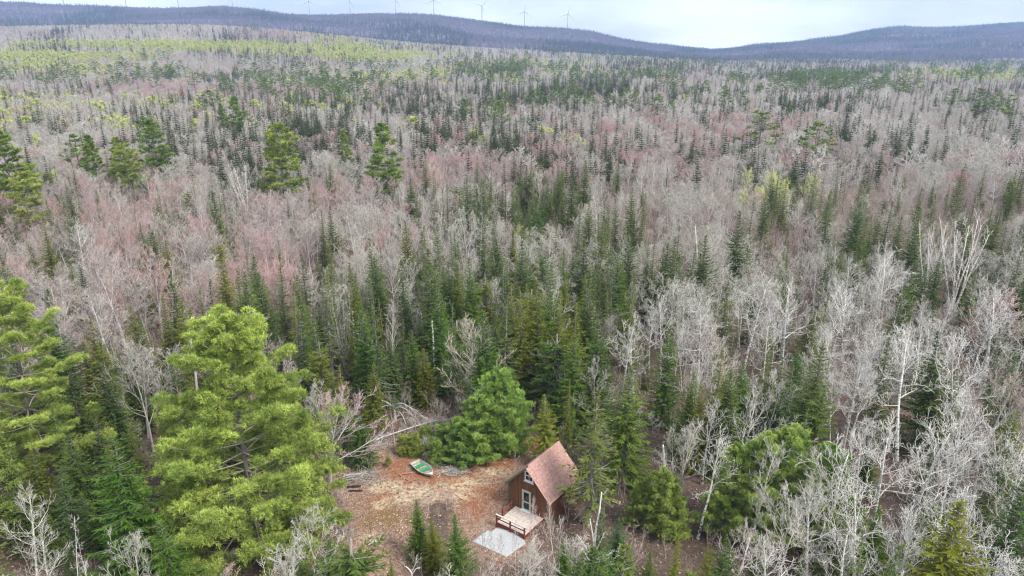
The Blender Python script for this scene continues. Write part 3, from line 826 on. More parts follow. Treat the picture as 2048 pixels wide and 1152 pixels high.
OL = (1.45, 1.2, .75); DK = (.75, .85, .9); BL = (.62, .85, 1.15); GR = (.85, 1.1, .8); LI = (1.3, 1.25, 1.5)
for px, py, H, w_, c, k, lb in [
        (130, 505, 10.5, .8, OL, 2, 'olive spruce standing alone in pink maples at left'), (152, 503, 10.5, .8, BL, 2, 'dark bluish spruce touching the olive spruce at left'),
        (308, 458, 11, 1, None, 0, None), (325, 482, 11, 1.1, None, 1, None), (445, 512, 12.5, 1.0, (1.6, 1.35, .6), 1, 'bright olive spruce above the top of the huge pine'), (466, 538, 12, .9, OL, 0, None), (515, 520, 12.5, 1, GR, 1, None),
        (553, 480, 10, .8, DK, 5, None), (616, 352, 10.5, 1, DK, 0, None), (622, 385, 11, 1.1, None, 1, None), (655, 368, 8, 1, GR, 1, None), (681, 365, 9.5, .9, DK, 0, None), (576, 400, 10, .9, DK, 0, None),
        (745, 478, 12.5, .9, DK, 0, None), (752, 512, 12, 1.1, None, 1, None), (848, 328, 10, 1, None, 0, None), (872, 442, 9, .8, None, 2, None), (893, 340, 9.5, 1, None, 0, None), (910, 480, 11, .9, DK, 4, None),
        (945, 516, 12.5, 1.0, GR, 1, 'full pointed green spruce in the centre of the picture'), (1028, 308, 11, 1, DK, 1, 'dark pointed spruce, the highest of the upper centre group'), (995, 316, 9, .9, DK, 0, None), (1035, 395, 10.5, .8, None, 2, None), (1088, 360, 12, .8, DK, 0, 'slender dark spruce rising above the central spruce cluster'),
        (1075, 395, 12.5, 1.1, None, 1, None), (1100, 360, 11, .8, None, 2, None), (993, 440, 11.5, .9, None, 0, None), (1100, 523, 14, 1.0, GR, 0, None), (1080, 560, 13.5, 1.0, OL, 1, None), (1050, 570, 13, .8, OL, 0, None), (1120, 575, 12.5, .9, OL, 0, None),
        (1180, 560, 12.5, 1.1, DK, 3, None), (1240, 497, 12, 1, GR, 1, None), (1262, 545, 12, 1.1, (1.2, 1.2, 1.1), 6, None), (1330, 486, 12, 1.0, DK, 1, None), (1348, 475, 13, .8, DK, 0, None), (1295, 480, 10, .9, DK, 0, None),
        (1482, 420, 14.5, 1.05, DK, 3, 'tallest broad dark spruce right of the centre'), (1580, 480, 9.5, .7, DK, 2, None), (1608, 505, 9.5, .6, DK, 2, None), (1660, 478, 11, .7, DK, 5, None), (1732, 432, 12, .9, DK, 0, None),
        (1847, 408, 15.5, .9, DK, 0, 'tall narrow dark spruce left of the white birch clumps'), (1822, 545, 10, 1, GR, 1, None), (1950, 540, 9.5, 1.0, GR, 0, 'green spruce standing against the white birch clump stems'), (1974, 525, 8.5, .7, None, 2, None), (1880, 500, 10, .9, DK, 1, None), (1860, 530, 10.5, 1, DK, 1, None),
        (1338, 652, 11, 1.05, GR, 1, 'full green spruce below the round white aspen'), (1265, 590, 10, .8, OL, 4, None), (1418, 560, 10, .7, OL, 4, None), (1540, 640, 8, .6, OL, 2, None), (1440, 700, 11, 1, OL, 4, None),
        (1500, 720, 10, 1.05, GR, 1, None), (1620, 725, 9.5, 1, None, 3, None), (1655, 720, 8.5, .8, (1.2, 1.25, 1.3), 6, None),
        (172, 640, 12, 1.0, OL, 1, 'full olive spruce right of the layered edge pine'), (216, 718, 11, 1.1, DK, 1, 'dark green spruce below the olive spruce and left of the huge pine'), (95, 648, 10.5, 1, DK, 0, None), (265, 610, 10.5, 1, OL, 1, None), (320, 590, 11, .9, OL, 0, None), (352, 610, 10.5, 1, OL, 3, None), (285, 640, 10, .9, DK, 0, None),
        (615, 610, 11.5, .9, None, 1, None), (660, 540, 12.5, .9, (1.2, 1.2, 1.2), 6, None), (705, 545, 10, .9, DK, 1, None), (680, 730, 8.5, 1, None, 4, None), (740, 728, 7.2, 1.05, OL, 3, None), (720, 813, 6.2, 1.25, (.7, .95, .75), 3, 'dense dark green spruce at the left edge of the clearing'),
        (690, 780, 6.5, 1, None, 0, None), (900, 600, 12, .9, GR, 4, None), (875, 572, 12.5, .9, GR, 1, None), (1005, 590, 13, .95, None, 4, None), (968, 620, 12.5, 1.1, GR, 3, None), (825, 655, 8.5, 1, GR, 1, None), (850, 690, 7.0, 1.1, OL, 3, None), (800, 640, 9, .9, DK, 4, None),
        (1023, 685, 6.5, .8, (1.2, 1.3, 1.7), 5, 'small blue-grey spruce directly behind the bushy bright green pine'), (1136, 755, 8.5, .7, OL, 5, 'thin spruce with grey stem behind the cabin ridge'), (1098, 785, 7.5, 1.1, (1.6, 1.4, .9), 3, 'pale olive spruce beside the path behind the cabin'),
        (1186, 782, 12.0, 1.45, (1.25, 1.12, 1.3), 4, 'shaggy grey-green lichen covered spruce hiding the right end of the cabin'), (1255, 738, 11, 1.35, (.95, 1.1, .85), 3, 'big broad green spruce right of the cabin'),
        (1205, 640, 12, 1.1, DK, 1, None), (1150, 600, 12.5, 1.1, OL, 4, None), (1380, 742, 9, 1, GR, 1, None), (1405, 770, 8.5, 1, OL, 1, None),
        (836, 1000, 5.2, 1.15, (.95, 1.1, .8), 1, 'short green spruce in the foreground of the clearing, left of the pair'), (914, 1026, 6.6, 1.1, (.85, 1.05, .95), 3, 'short pointed spruce in the foreground, right of the pair'), (868, 1040, 4.4, 1.2, OL, 3, 'low olive spruce between the two foreground spruces'),
        (782, 1112, 5, .8, OL, 2, 'narrow spruce tip at the bottom edge of the clearing'), (930, 1125, 5.5, .6, (1.5, 1.5, .9), 2, 'pale spruce tip at the bottom edge in front of the pointed spruce'),
        (342, 1040, 9, 1.3, (.8, 1.1, .75), 1, 'dark green spruce at the bottom edge below the huge pine'), (530, 1060, 8, .7, (1.6, 1.5, .9), 5, 'slim pale olive spruce in front of the huge pine trunk'), (655, 1085, 6.5, 1.5, (.7, .95, .75), 3, 'broad dark spruce at the right foot of the huge pine'),
        (600, 1100, 6, 1.2, DK, 3, None), (245, 770, 10.5, .6, (1.4, 1.3, .8), 5, 'thin sparse spruce with bare grey stem left of the huge pine'), (225, 850, 9, 1, OL, 4, None), (1355, 1055, 6.5, .8, (1.6, 1.3, .7), 5, 'yellow-olive spruce at the bottom below the tall white aspen'), (1612, 1095, 6, .8, GR, 2, 'small green spruce tip at the bottom edge among white aspens'),
        (1840, 285, 9, 1, DK, 1, None), (1855, 250, 11, 1, DK, 1, None), (1805, 255, 11, 1, DK, 1, None), (1785, 265, 8.5, .9, DK, 0, None), (1140, 285, 10, 1, DK, 1, None), (1175, 295, 9, .9, DK, 0, None), (1320, 285, 9, .9, DK, 0, None), (1400, 275, 9.5, .9, DK, 0, None), (1620, 290, 9, .9, DK, 0, None), (1690, 270, 9, .9, DK, 0, None)]:
    add('spruce', px, py, H, w_, c, NEAR['spruce'][k], lb, radius=1.3)
for k_, (px, py, H) in enumerate([(60, 905, 7.5), (140, 868, 8.5), (205, 905, 7), (110, 945, 7), (32, 968, 6), (250, 935, 6.5), (170, 985, 5.5), (10, 880, 8), (205, 1010, 5), (80, 1010, 5), (285, 985, 5), (130, 1075, 4), (1130, 1080, 4.5), (1240, 1040, 5.5), (1300, 1100, 4.5), (1420, 1090, 5), (1520, 1080, 5), (1760, 1010, 7), (1890, 1085, 6), (1990, 980, 7.5), (2035, 820, 9)]):
    add('spruce', px, py, H, 1.2 + .2 * (k_ % 2), (OL, DK, GR, BL, (1, 1, 1))[k_ % 5], NEAR['spruce'][(1, 3, 0, 4)[k_ % 4]], None, radius=1.0)

WH = (1.12, 1.12, 1.12)
for kind, px, py, H, w_, c, pr, lb in [
        ('birch', 1888, 436, 14, .75, (1.3, 1.3, 1.3), CLUMP[0], 'left white multi-stemmed birch clump fanning upward at right'), ('birch', 1946, 426, 14.5, 1.05, (1.3, 1.3, 1.3), CLUMP[1], 'right and wider white multi-stemmed birch clump fanning upward'),
        ('aspen', 1333, 572, 12, .8, WH, NEAR['aspen'][0], 'round white aspen with crooked twigs above the full green spruce'), ('aspen', 1250, 612, 12, .95, WH, NEAR['aspen'][1], 'bushy white aspen with twin pale trunks behind the broad spruce'),
        ('aspen', 1510, 530, 14, .95, None, NEAR['aspen'][2], 'tall white-trunked aspen below the tallest broad spruce'), ('aspen', 1592, 538, 13.5, 1.0, None, NEAR['aspen'][3], 'white aspen with two pale trunks right of the tall white-trunked aspen'),
        ('aspen', 1722, 545, 14, 1.1, None, NEAR['aspen'][0], None), ('aspen', 1785, 478, 14, 1.1, None, NEAR['aspen'][1], None), ('aspen', 1850, 640, 14, 1.1, WH, NEAR['aspen'][2], 'large white aspen with spreading crown at lower right'), ('aspen', 1965, 640, 14, 1.1, None, NEAR['aspen'][3], None),
        ('aspen', 2020, 560, 13.5, 1.1, None, NEAR['aspen'][1], None), ('aspen', 1420, 838, 10.5, .95, WH, NEAR['aspen'][2], 'tall white aspen with black blotched trunk right of the cabin'), ('aspen', 1535, 855, 10.5, .95, None, NEAR['aspen'][0], 'forked white aspen in front of the soft green pines'),
        ('aspen', 1690, 835, 12, 1.1, WH, NEAR['aspen'][1], None), ('aspen', 1800, 800, 13, 1.1, WH, NEAR['aspen'][3], None), ('aspen', 1880, 780, 13, 1.2, WH, NEAR['aspen'][0], None), ('aspen', 1980, 760, 14, 1.2, None, NEAR['aspen'][2], None), ('aspen', 1650, 960, 10, 1.1, None, NEAR['aspen'][3], None),
        ('aspen', 1760, 930, 11.5, 1.1, WH, NEAR['aspen'][2], None), ('aspen', 1900, 950, 12, 1.2, WH, NEAR['aspen'][1], None), ('aspen', 2030, 900, 12, 1.2, None, NEAR['aspen'][0], None), ('aspen', 1560, 1010, 9, 1.1, (1, .93, .9), NEAR['aspen'][1], None), ('aspen', 1480, 1020, 8.5, 1.1, (1, .92, .9), NEAR['aspen'][3], None),
        ('aspen', 1840, 1060, 10, 1.2, WH, NEAR['aspen'][3], None), ('aspen', 1980, 1050, 10.5, 1.2, WH, NEAR['aspen'][2], None), ('aspen', 1700, 1060, 9.5, 1.1, None, NEAR['aspen'][0], None),
        ('hardwood', 935, 638, 11.5, 1.0, (1.05, .97, .9), NEAR['hardwood'][0], 'grey bare tree with brownish twig tips behind the bushy green pine'), ('hardwood', 268, 690, 11, 1.0, None, NEAR['hardwood'][1], 'bare grey tree in the gap left of the huge pine'),
        ('maple', 215, 500, 13, 1.25, (1.08, 1.05, 1.05), NEAR['maple'][0], 'large pale grey vase shaped maple at left, nearest the dark bluish spruce'), ('maple', 300, 520, 11, 1.2, None, NEAR['maple'][1], None), ('maple', 410, 345, 12, 1.1, None, NEAR['maple'][2], None),
        ('hardwood', 700, 400, 12.5, 1.1, None, NEAR['hardwood'][1], None), ('hardwood', 640, 420, 11, 1.0, None, NEAR['hardwood'][2], None), ('birch', 800, 350, 12, .9, None, NEAR['birch'][0], None),
        ('birch', 920, 350, 12, 1.2, None, NEAR['birch'][1], None), ('birch', 880, 355, 12, 1.2, None, NEAR['birch'][2], None), ('birch', 970, 360, 12, 1.2, None, NEAR['birch'][0], None), ('birch', 1185, 350, 11, 1.1, None, NEAR['birch'][2], None),
        ('birch', 1210, 345, 11, 1.1, None, NEAR['birch'][1], None), ('birch', 480, 320, 13, 1.1, WH, CLUMP[0], 'forked white birch above pink maples left of the lone layered pine'), ('birch', 565, 690, 11, .9, WH, NEAR['birch'][0], 'white birch stems showing above the right shoulder of the huge pine'),
        ('birch', 680, 580, 10.5, .8, WH, CLUMP[1], 'white birch with three bent stems among spruces right of the huge pine'), ('birch', 775, 590, 11, .8, None, NEAR['birch'][1], None), ('birch', 1400, 655, 11, .8, WH, NEAR['birch'][2], 'slim white birch trunk right of the full green spruce'),
        ('hardwood', 1100, 680, 7.5, .9, (1.1, 1.08, 1.05), NEAR['hardwood'][2], None), ('hardwood', 1195, 720, 8.5, .9, None, NEAR['hardwood'][0], None), ('dead', 108, 1010, 9, .6, WH, NEAR['dead'][0], 'thin bare dead stem at the lower left corner, left of the broken snag'),
        ('dead', 160, 1052, 7.5, .55, WH, NEAR['dead'][1], 'broken grey snag with drooping stubs at the lower left'), ('dead', 735, 975, 5.2, .22, (.12, .11, .11), NEAR['dead'][2], 'thin black dead pole standing in the clearing'),
        ('aspen', 60, 1040, 8, 1.1, (.95, .95, .93), NEAR['aspen'][1], 'pale bare tree with tangled branches at the lower left corner'), ('aspen', 20, 960, 9, .9, (.9, .9, .88), NEAR['aspen'][3], None)]:
    add(kind, px, py, H, w_, c, pr, lb, radius=1.2)

# thin stems in front of the cabin and the deck
THIN = [(1062, 975, 6.2, (1.2, 1.15, 1.1), 'slim white birch stem in front of the cabin door'), (1000, 1058, 3.6, None, 'thin grey stem in front of the pale sheet, nearest its middle'), (1030, 1040, 4.5, (1.1, 1.1, 1.1), 'thin pale stem crossing the front deck railing'),
        (962, 1020, 4.6, None, 'thin grey stem left of the pale sheet'), (985, 1050, 4.0, None, 'thin grey stem crossing the left half of the pale sheet'), (1110, 990, 5.5, (1.25, 1.2, 1.15), 'white stemmed birch in front of the cabin eave')]
for px, py, H, c, lb in THIN: add('birch', px, py, H, .55, c, NEAR['birch'][rng.randint(3)], lb, name='birch_sapling', cat='sapling', radius=.2)

for px, py, H, lb in [(712, 925, 2.2, 'grey twiggy shrub behind the pile of grey boards'), (738, 912, 1.8, 'low twiggy shrub at the left edge of the clearing below the dense spruce'), (690, 985, 2.0, 'twiggy shrub between the huge pine and the clearing'), (958, 985, 1.6, 'pale twiggy shrub left of the cabin corner'), (985, 1000, 1.5, 'pale low shrub between the cabin corner and the deck rail'),
                      (938, 1010, 1.7, 'thin shrub left of the deck on bare litter'), (876, 1008, 1.3, 'wispy shrub behind the short pointed foreground spruce'), (1085, 1030, 1.8, 'reddish twiggy shrub under the cabin eave right of the deck'), (1105, 1050, 2.0, 'reddish twiggy shrub right of the deck, nearer the camera'), (1060, 1085, 2.0, 'twiggy shrub at the right corner of the pale sheet'), (1085, 1105, 2.4, 'tall twiggy shrub below the deck at the bottom edge'), (1020, 1118, 1.8, 'twiggy shrub in front of the pale sheet'), (960, 1110, 1.6, 'twiggy shrub at the left front of the pale sheet'), (1000, 965, 1.4, 'small shrub touching the green corner trim of the cabin')]:
    add('sapling', px, py, H, 1.7, None, NEAR['sapling'][rng.randint(2)], lb, name='bare_shrub', cat='shrub', radius=.3)

# the picture regions where a kind of tree is commoner: x, y of the tree's top in the photograph's pixels -> used only as a map of the woods
REG = dict(
    spruce=[(640, 265, 250, 50, 1.7), (150, 330, 170, 45, 1.6), (1050, 200, 190, 45, 1.2), (900, 420, 150, 80, 1.0), (1080, 370, 70, 90, 1.5), (1180, 315, 70, 30, 1.6), (1330, 295, 170, 30, 2.2), (1600, 285, 180, 35, 2.0), (1820, 265, 140, 35, 2.0), (1350, 225, 500, 50, .6), (900, 225, 200, 40, .9), (1600, 520, 260, 60, .7), (1200, 480, 150, 60, .9),
            (1020, 620, 330, 110, 1.5), (520, 560, 100, 80, 1.4), (230, 650, 150, 120, 1.8), (480, 500, 60, 60, 1), (1300, 480, 90, 60, 1.4), (1860, 520, 60, 60, 1), (700, 700, 150, 120, 1.8), (1400, 700, 150, 120, 1.6), (1350, 140, 450, 14, .5), (1700, 130, 400, 9, .6), (120, 850, 120, 200, 1.6), (1700, 850, 350, 220, 1.7), (1900, 580, 150, 60, 1.0), (300, 212, 200, 30, .7), (1150, 260, 300, 40, .3)],
    pine=[(270, 150, 220, 16, .45), (640, 168, 140, 20, .6), (1150, 170, 120, 26, .5), (1660, 163, 120, 12, .9), (1430, 188, 60, 14, .4), (1000, 130, 300, 14, .12), (1350, 150, 300, 30, .12), (1900, 140, 200, 12, .2), (500, 55, 60, 8, .2), (260, 110, 120, 10, .1), (880, 120, 130, 8, .15)],
    maple=[(160, 430, 190, 70, 3.5), (100, 540, 150, 70, 4.0), (430, 440, 120, 70, 3.0), (600, 365, 110, 35, 3.0), (960, 325, 170, 32, 3.0), (1200, 285, 230, 30, 1.8), (1500, 240, 260, 30, .7), (330, 520, 150, 60, 2.0), (560, 420, 90, 50, 1.5), (350, 175, 400, 20, .5), (500, 65, 500, 10, .8)],
    aspen=[(1650, 600, 330, 120, .9), (1850, 850, 330, 280, 2.6), (1550, 900, 160, 200, 1.0), (1700, 240, 300, 50, .6), (1100, 380, 200, 40, .4), (100, 1000, 120, 120, 1.5)],
    birch=[(930, 365, 110, 35, 1.4), (1200, 360, 70, 35, .9), (1500, 380, 300, 60, .5), (250, 225, 300, 30, .8), (1000, 240, 200, 30, .7), (700, 240, 300, 30, .3), (1700, 260, 400, 60, .5)],
    sapling=[(1600, 400, 380, 55, 5.0), (1750, 350, 350, 35, 2.5), (1300, 400, 120, 40, .8), (1500, 450, 200, 40, 2.0)],
    budding=[(330, 84, 170, 3.5, 30.0), (520, 91, 140, 3.5, 30.0), (680, 103, 100, 3.5, 14.0), (780, 112, 70, 3.5, 4.0), (50, 107, 120, 5, 25.0), (40, 215, 130, 30, .6), (1120, 128, 220, 10, .5), (240, 228, 60, 8, .6), (880, 140, 200, 10, .3), (420, 190, 300, 25, .12), (1550, 345, 70, 14, 1.6), (60, 130, 150, 12, .8), (1950, 145, 120, 8, 1.0), (700, 150, 250, 10, .2), (650, 70, 60, 6, 1)],
    hardwood=[(700, 420, 130, 60, 1.2), (1200, 430, 250, 60, 1.2), (1600, 480, 350, 60, 2.0)],
)
def mixture(U, Vv):
    base = dict(spruce=.55, pine=.006, maple=.13, hardwood=.85, aspen=.06, birch=.16, sapling=.08, budding=.005)
    k = list(base)
    W = np.zeros((len(k), len(U)))
    for i, kd in enumerate(k):
        wv = np.full(len(U), base[kd])
        for (cx_, cy_, rx, ry, s) in REG.get(kd, []):
            wv = wv + s * np.exp(-((U - cx_) / rx) ** 2 - ((Vv - cy_) / ry) ** 2)
        W[i] = wv
    # far woods: fewer dark trees, none of the undergrowth kinds
    farw = np.clip((240 - Vv) / 80, 0, 1)
    W[k.index('maple')] *= 1 + .25 * farw
    W[k.index('spruce')] *= 1 - .45 * farw * (U < 1000)
    W[k.index('pine')] *= 1 - .72 * np.clip((215 - Vv) / 30, 0, 1)
    W[k.index('spruce')] *= 1 - .35 * np.clip((345 - Vv) / 30, 0, 1) * np.clip((Vv - 125) / 40, 0, 1)
    W[k.index('sapling')] *= 1 - farw
    W[k.index('pine')] *= np.clip((430 - Vv) / 60, 0, 1)
    hills = np.clip((75 - Vv) / 30, 0, 1)
    W[k.index('pine')] *= 1 - .7 * hills
    return k, W

HT = dict(spruce=(8.0, 14.0), pine=(14, 20), maple=(6.5, 10), hardwood=(6, 10), aspen=(8.5, 12.5), birch=(7.5, 11.5), sapling=(4, 6.5), budding=(7, 10))
CLEAR_IMG = np.array(CLEAR_PX + [], float)
# areas kept open to view: what stands there must not be hidden by a random tree nearer to the camera
PROTECT = [((1330, 1010), (95, 120), 48), ((60, 740), (150, 190), 50), ((1075, 965), (75, 95), 47), ((845, 935), (45, 35), 53), ((998, 1085), (62, 34), 44), ((470, 860), (210, 250), 46), ((985, 840), (95, 100), 56), ((760, 1050), (65, 110), 41), ((1185, 880), (60, 110), 49), ((1255, 830), (50, 90), 52), ((810, 838), (95, 60), 67), ((880, 970), (110, 50), 50),
           ((860, 1070), (80, 80), 38), ((1420, 960), (50, 110), 44), ((1930, 500), (70, 70), 92)]
for t_ in TREES:                                     # the named trees stay in view too
    if not t_['label'] or t_['kind'] == 'sapling' or (t_['kind'] == 'pine' and t_['x'] > 7 and t_['y'] < 70): continue
    gz_ = float(gz(t_['x'], t_['y'])); u_, v_ = proj(t_['x'], t_['y'], gz_ + t_['H'] * .68); u2, v2 = proj(t_['x'], t_['y'], gz_ + t_['H'])
    PROTECT.append(((float(u_), float(v_)), (max(10, abs(float(v_ - v2)) * (.75 if t_['kind'] == 'pine' else .45)), abs(float(v_ - v2)) * 1.05), t_['y'] - 1.5))
def scatter(y0, y1, cell, seed, kinds_boost=None, hscale=1.0, near=False):
    r = np.random.RandomState(seed)
    xm = y1 * .86 + 12
    xs = np.arange(-xm, xm, cell); ys = np.arange(y0, y1, cell)
    X, Y = np.meshgrid(xs, ys)
    X = (X + r.uniform(-.48, .48, X.shape) * cell).ravel(); Y = (Y + r.uniform(-.48, .48, Y.shape) * cell).ravel()
    ok = np.abs(X) < Y * .84 + 10
    X, Y = X[ok], Y[ok]
    Z = terrain(X, Y)
    U, Vv = proj(X, Y, Z + 10.5)
    k, W = mixture(U, Vv)
    sc = 14.0 + Y / 22
    for i, kd in enumerate(k):                       # clumping
        W[i] *= np.exp((fbm(X / sc + 31 * i, Y / sc, 70 + i) - .5) * (6.5 if kd in ('spruce', 'maple') else 4.0))
    hl = np.clip((Y - 2250) / 200, 0, 1)
    W[k.index('spruce')] *= np.exp((fbm(X / 330, Y / 260, 123, 3) - .5) * 30 * hl)
    W /= W.sum(0)
    c = np.cumsum(W, 0)
    pick = (r.rand(len(X))[None] > c).sum(0).clip(0, len(k) - 1)
    hr = r.rand(len(X))
    H = np.array([HT[k[p]][0] + (HT[k[p]][1] - HT[k[p]][0]) * h for p, h in zip(pick, hr)]) * hscale
    kk = np.array(k)[pick]; fr_ = np.clip((Y - 170) / 200, 0, 1)
    H = H * np.where(kk == 'spruce', 1 + .16 * fr_, np.where(kk == 'pine', 1 - .08 * fr_, 1 + .06 * fr_))
    if near: pick = np.where(kk == 'pine', k.index('hardwood'), pick)
    if near:                                         # some smaller trees fill the understorey
        small = r.rand(len(X)) < .22
        H = np.where(small, H * r.uniform(.35, .7, len(X)), H)
        keep = ~inside(CLEAR, X, Y) & (polydist(CLEAR, X, Y) > .9)
        for (ox, oy, orr) in OCC: keep &= np.hypot(X - ox, Y - oy) > orr + .5
        lx = (X - CAB[0]) * GV[0] + (Y - CAB[1]) * GV[1]; ly = -((X - CAB[0]) * GV[1] - (Y - CAB[1]) * GV[0])
        keep &= ~((lx > -1.6) & (lx < 6) & (ly > -4.5) & (ly < 6.2))
        for f in (.25, .5, .75, 1.0):
            u, v = proj(X, Y, H * f)
            for (c0, rr, dist) in PROTECT:
                keep &= ~((((u - c0[0]) / rr[0]) ** 2 + ((v - c0[1]) / rr[1]) ** 2 < 1) & (Y < dist))
            keep &= ~(inside(CLEAR_IMG, u, v) & (Y < 50))
        isb = np.isin(np.array(k)[pick], ['maple', 'hardwood', 'aspen', 'birch', 'sapling'])
        keep &= ~isb | (r.rand(len(X)) < np.where(U > 1350, .84, .62))
        X, Y, Z, H, pick = X[keep], Y[keep], Z[keep], H[keep], pick[keep]
    return X, Y, Z, H, np.array(k)[pick]

CAB = np.array(hit(1018, 1013))                     # near left corner of the cabin
GA = math.radians(-36.0)
GV = np.array([math.cos(GA), math.sin(GA)])         # along the gable wall
A1 = scatter(22, 100, 2.55, 1, near=True)
A2 = scatter(100, 190, 3.0, 2, near=True)
for arr in (A1, A2):
    for x, y, z, H, kd in zip(*arr):
        TREES.append(dict(kind=kd, x=x, y=y, H=H, wd=(rng.uniform(.85, 1.75) if y < 95 else rng.uniform(.9, 1.3)) if kd == 'spruce' else rng.uniform(1.05, 1.5) if kd in ('maple', 'hardwood') else rng.uniform(.85, 1.2), col=None, proto=None, label=None, name=None, cat='tree', lean=None, hero=False, rz=rng.uniform(0, 6.28)))
BELT = scatter(78, 175, 1.9, 12, near=True)
ub, vb = proj(BELT[0], BELT[1], BELT[2] + 6)
kb = (ub > 1180) & (vb > 325) & (vb < 470 - 40 * (ub < 1400)) & (np.random.RandomState(5).rand(len(ub)) < .75)
BELT = [a[kb] for a in BELT]
for x, y in zip(BELT[0], BELT[1]):
    TREES.append(dict(kind='sapling', x=x, y=y, H=rng.uniform(4, 7), wd=rng.uniform(.7, 1.0), col=None, proto=None, label=None, name=None, cat='tree', lean=None, hero=False, rz=rng.uniform(0, 6.28)))
FARSETS = [scatter(190, 420, 4.3, 3), scatter(420, 1000, 6.0, 4, hscale=1.05), scatter(1000, 2300, 9.5, 5, hscale=1.15), scatter(2300, 5600, 14.0, 6, hscale=1.45)]
for X, Y, Z, H, KD in FARSETS[:2]:
    for x, y, H_, kd in zip(X, Y, H, KD):
        TREES.append(dict(kind=kd, x=x, y=y, H=H_, wd=rng.uniform(.8, 1.15) if kd == 'spruce' else rng.uniform(1.3, 1.9), col=None, proto=None, label=None, name=None, cat='tree', lean=None, hero=False, rz=rng.uniform(0, 6.28)))

# ------------------------------------------------------------------ make the trees
n = len(TREES)
tx = np.array([t['x'] for t in TREES]); ty = np.array([t['y'] for t in TREES]); tH = np.array([t['H'] for t in TREES])
tz = gz(tx, ty)
UT, VT = proj(tx, ty, tz + tH); UB, VB = proj(tx, ty, tz)
UM, VM = proj(tx, ty, tz + tH * .6)
app = F_PX * tH / np.sqrt(tx ** 2 + ty ** 2 + (tz + tH * .5 - CAM_H) ** 2)
infr = ((VT < 1125) & (VB > 0) & (UM > -15) & (UM < 2063))
for i, tdict in enumerate(TREES): tdict['i'] = i
NAMES = dict(spruce='spruce_tree', pine='pine_tree', maple='maple_tree', hardwood='hardwood_tree', aspen='aspen_tree', birch='birch_tree', sapling='bare_sapling', budding='budding_tree', dead='dead_tree')
MIN_APP = 26.0
indiv = np.zeros(n, bool)
for kd in NAMES:
    ii = [i for i in range(n) if TREES[i]['kind'] == kd and infr[i]]
    ii.sort(key=lambda i: (-TREES[i]['hero'], -app[i]))
    for i in ii[:300]:
        if app[i] > MIN_APP: indiv[i] = True

# labels
LAND = [('the cabin', 1075, 975), ('the rowing boat', 845, 935), ('the huge yellow-green pine', 470, 850), ('the bushy green pine', 1000, 820), ('the left edge pine', 50, 760), ('the deck', 1020, 1060), ('the white birch clumps', 1925, 510),
        ('the lichen covered spruce', 1185, 880), ('the arched dead birch', 805, 815), ('the round white aspen', 1333, 620), ('the tallest broad spruce', 1482, 500), ('the lone layered pine', 555, 310), ('the broad lone pine', 770, 300), ('the olive spruce among maples', 130, 560),
        ('the bright olive spruce', 445, 580), ('the tall narrow right spruce', 1847, 480), ('the dark full pine', 305, 295), ('the twin pines', 455, 225), ('the blotched white aspen', 1420, 950), ('the soft green pines', 1570, 950), ('the large spreading aspen', 1850, 730), ('the central pointed spruce', 945, 570),
        ('the slender dark central spruce', 1088, 420), ('the upper centre spruce group', 1028, 340), ('the isolated green pine', 1347, 225), ('the right edge of the frame', 2048, 400), ('the lower right corner', 2000, 1080), ('the lower left corner', 60, 1080), ('the leaning white birch', 780, 740), ('the pointed foreground spruce', 914, 1080)]
ORD = ['nearest', 'second', 'third', 'fourth', 'fifth', 'sixth', 'seventh', 'eighth', 'ninth', 'tenth', 'eleventh', 'twelfth', 'thirteenth', 'fourteenth', 'fifteenth', 'sixteenth', 'seventeenth', 'eighteenth', 'nineteenth', 'twentieth'] + ['twenty-' + s for s in ('first', 'second', 'third', 'fourth', 'fifth', 'sixth', 'seventh', 'eighth', 'ninth')] + ['thirtieth'] + ['thirty-' + s for s in ('first', 'second', 'third', 'fourth', 'fifth', 'sixth', 'seventh', 'eighth', 'ninth')]
LOOK = dict(spruce='dark green spruce', pine='green pine', maple='pinkish bare maple', hardwood='grey bare tree', aspen='whitish bare aspen', birch='slender pale birch', sapling='reddish brown bare sapling', budding='yellow-green budding tree', dead='grey dead tree')
GROUPS = dict(spruce='spruces of the forest', pine='pines of the forest', maple='bare maples of the forest', hardwood='grey bare trees of the forest', aspen='white bare aspens of the forest', birch='pale birches of the forest', sapling='bare saplings of the forest', budding='budding trees of the forest', dead='dead trees')
med = {}
for kd in NAMES:
    v = [TREES[i]['H'] for i in range(n) if indiv[i] and TREES[i]['kind'] == kd]
    med[kd] = (np.percentile(v, 33), np.percentile(v, 67)) if v else (0, 0)
def size_word(i):
    t = TREES[i]; a, b_ = med[t['kind']]
    return 'short' if t['H'] < a else 'tall' if t['H'] > b_ else 'middling'
buckets = {}
for i in range(n):
    if not indiv[i] or TREES[i]['label']: continue
    t = TREES[i]
    if app[i] >= 34 or t['kind'] == 'pine':
        dd = [math.hypot(UM[i] - l[1], (VM[i] - l[2]) * 1.2) for l in LAND]
        j = int(np.argmin(dd)); dx = UM[i] - LAND[j][1]; dy = VM[i] - LAND[j][2]
        if j == 25: sec = 'left of'
        elif abs(dx) > abs(dy) * 1.1: sec = 'right of' if dx > 0 else 'left of'
        else: sec = 'in front of' if dy > 0 else 'behind'
        buckets.setdefault((t['kind'], size_word(i), LAND[j][0], sec), []).append((dd[j], i))
    else:
        zone = 'far left' if UM[i] < 420 else 'left' if UM[i] < 820 else 'central' if UM[i] < 1230 else 'right' if UM[i] < 1640 else 'far right'
        row = 'close behind the pink maples' if VM[i] > 300 else 'in the middle distance' if VM[i] > 220 else 'in the hazier distance'
        t['label'] = f"small {LOOK[t['kind']]} in the {zone} forest {row}"
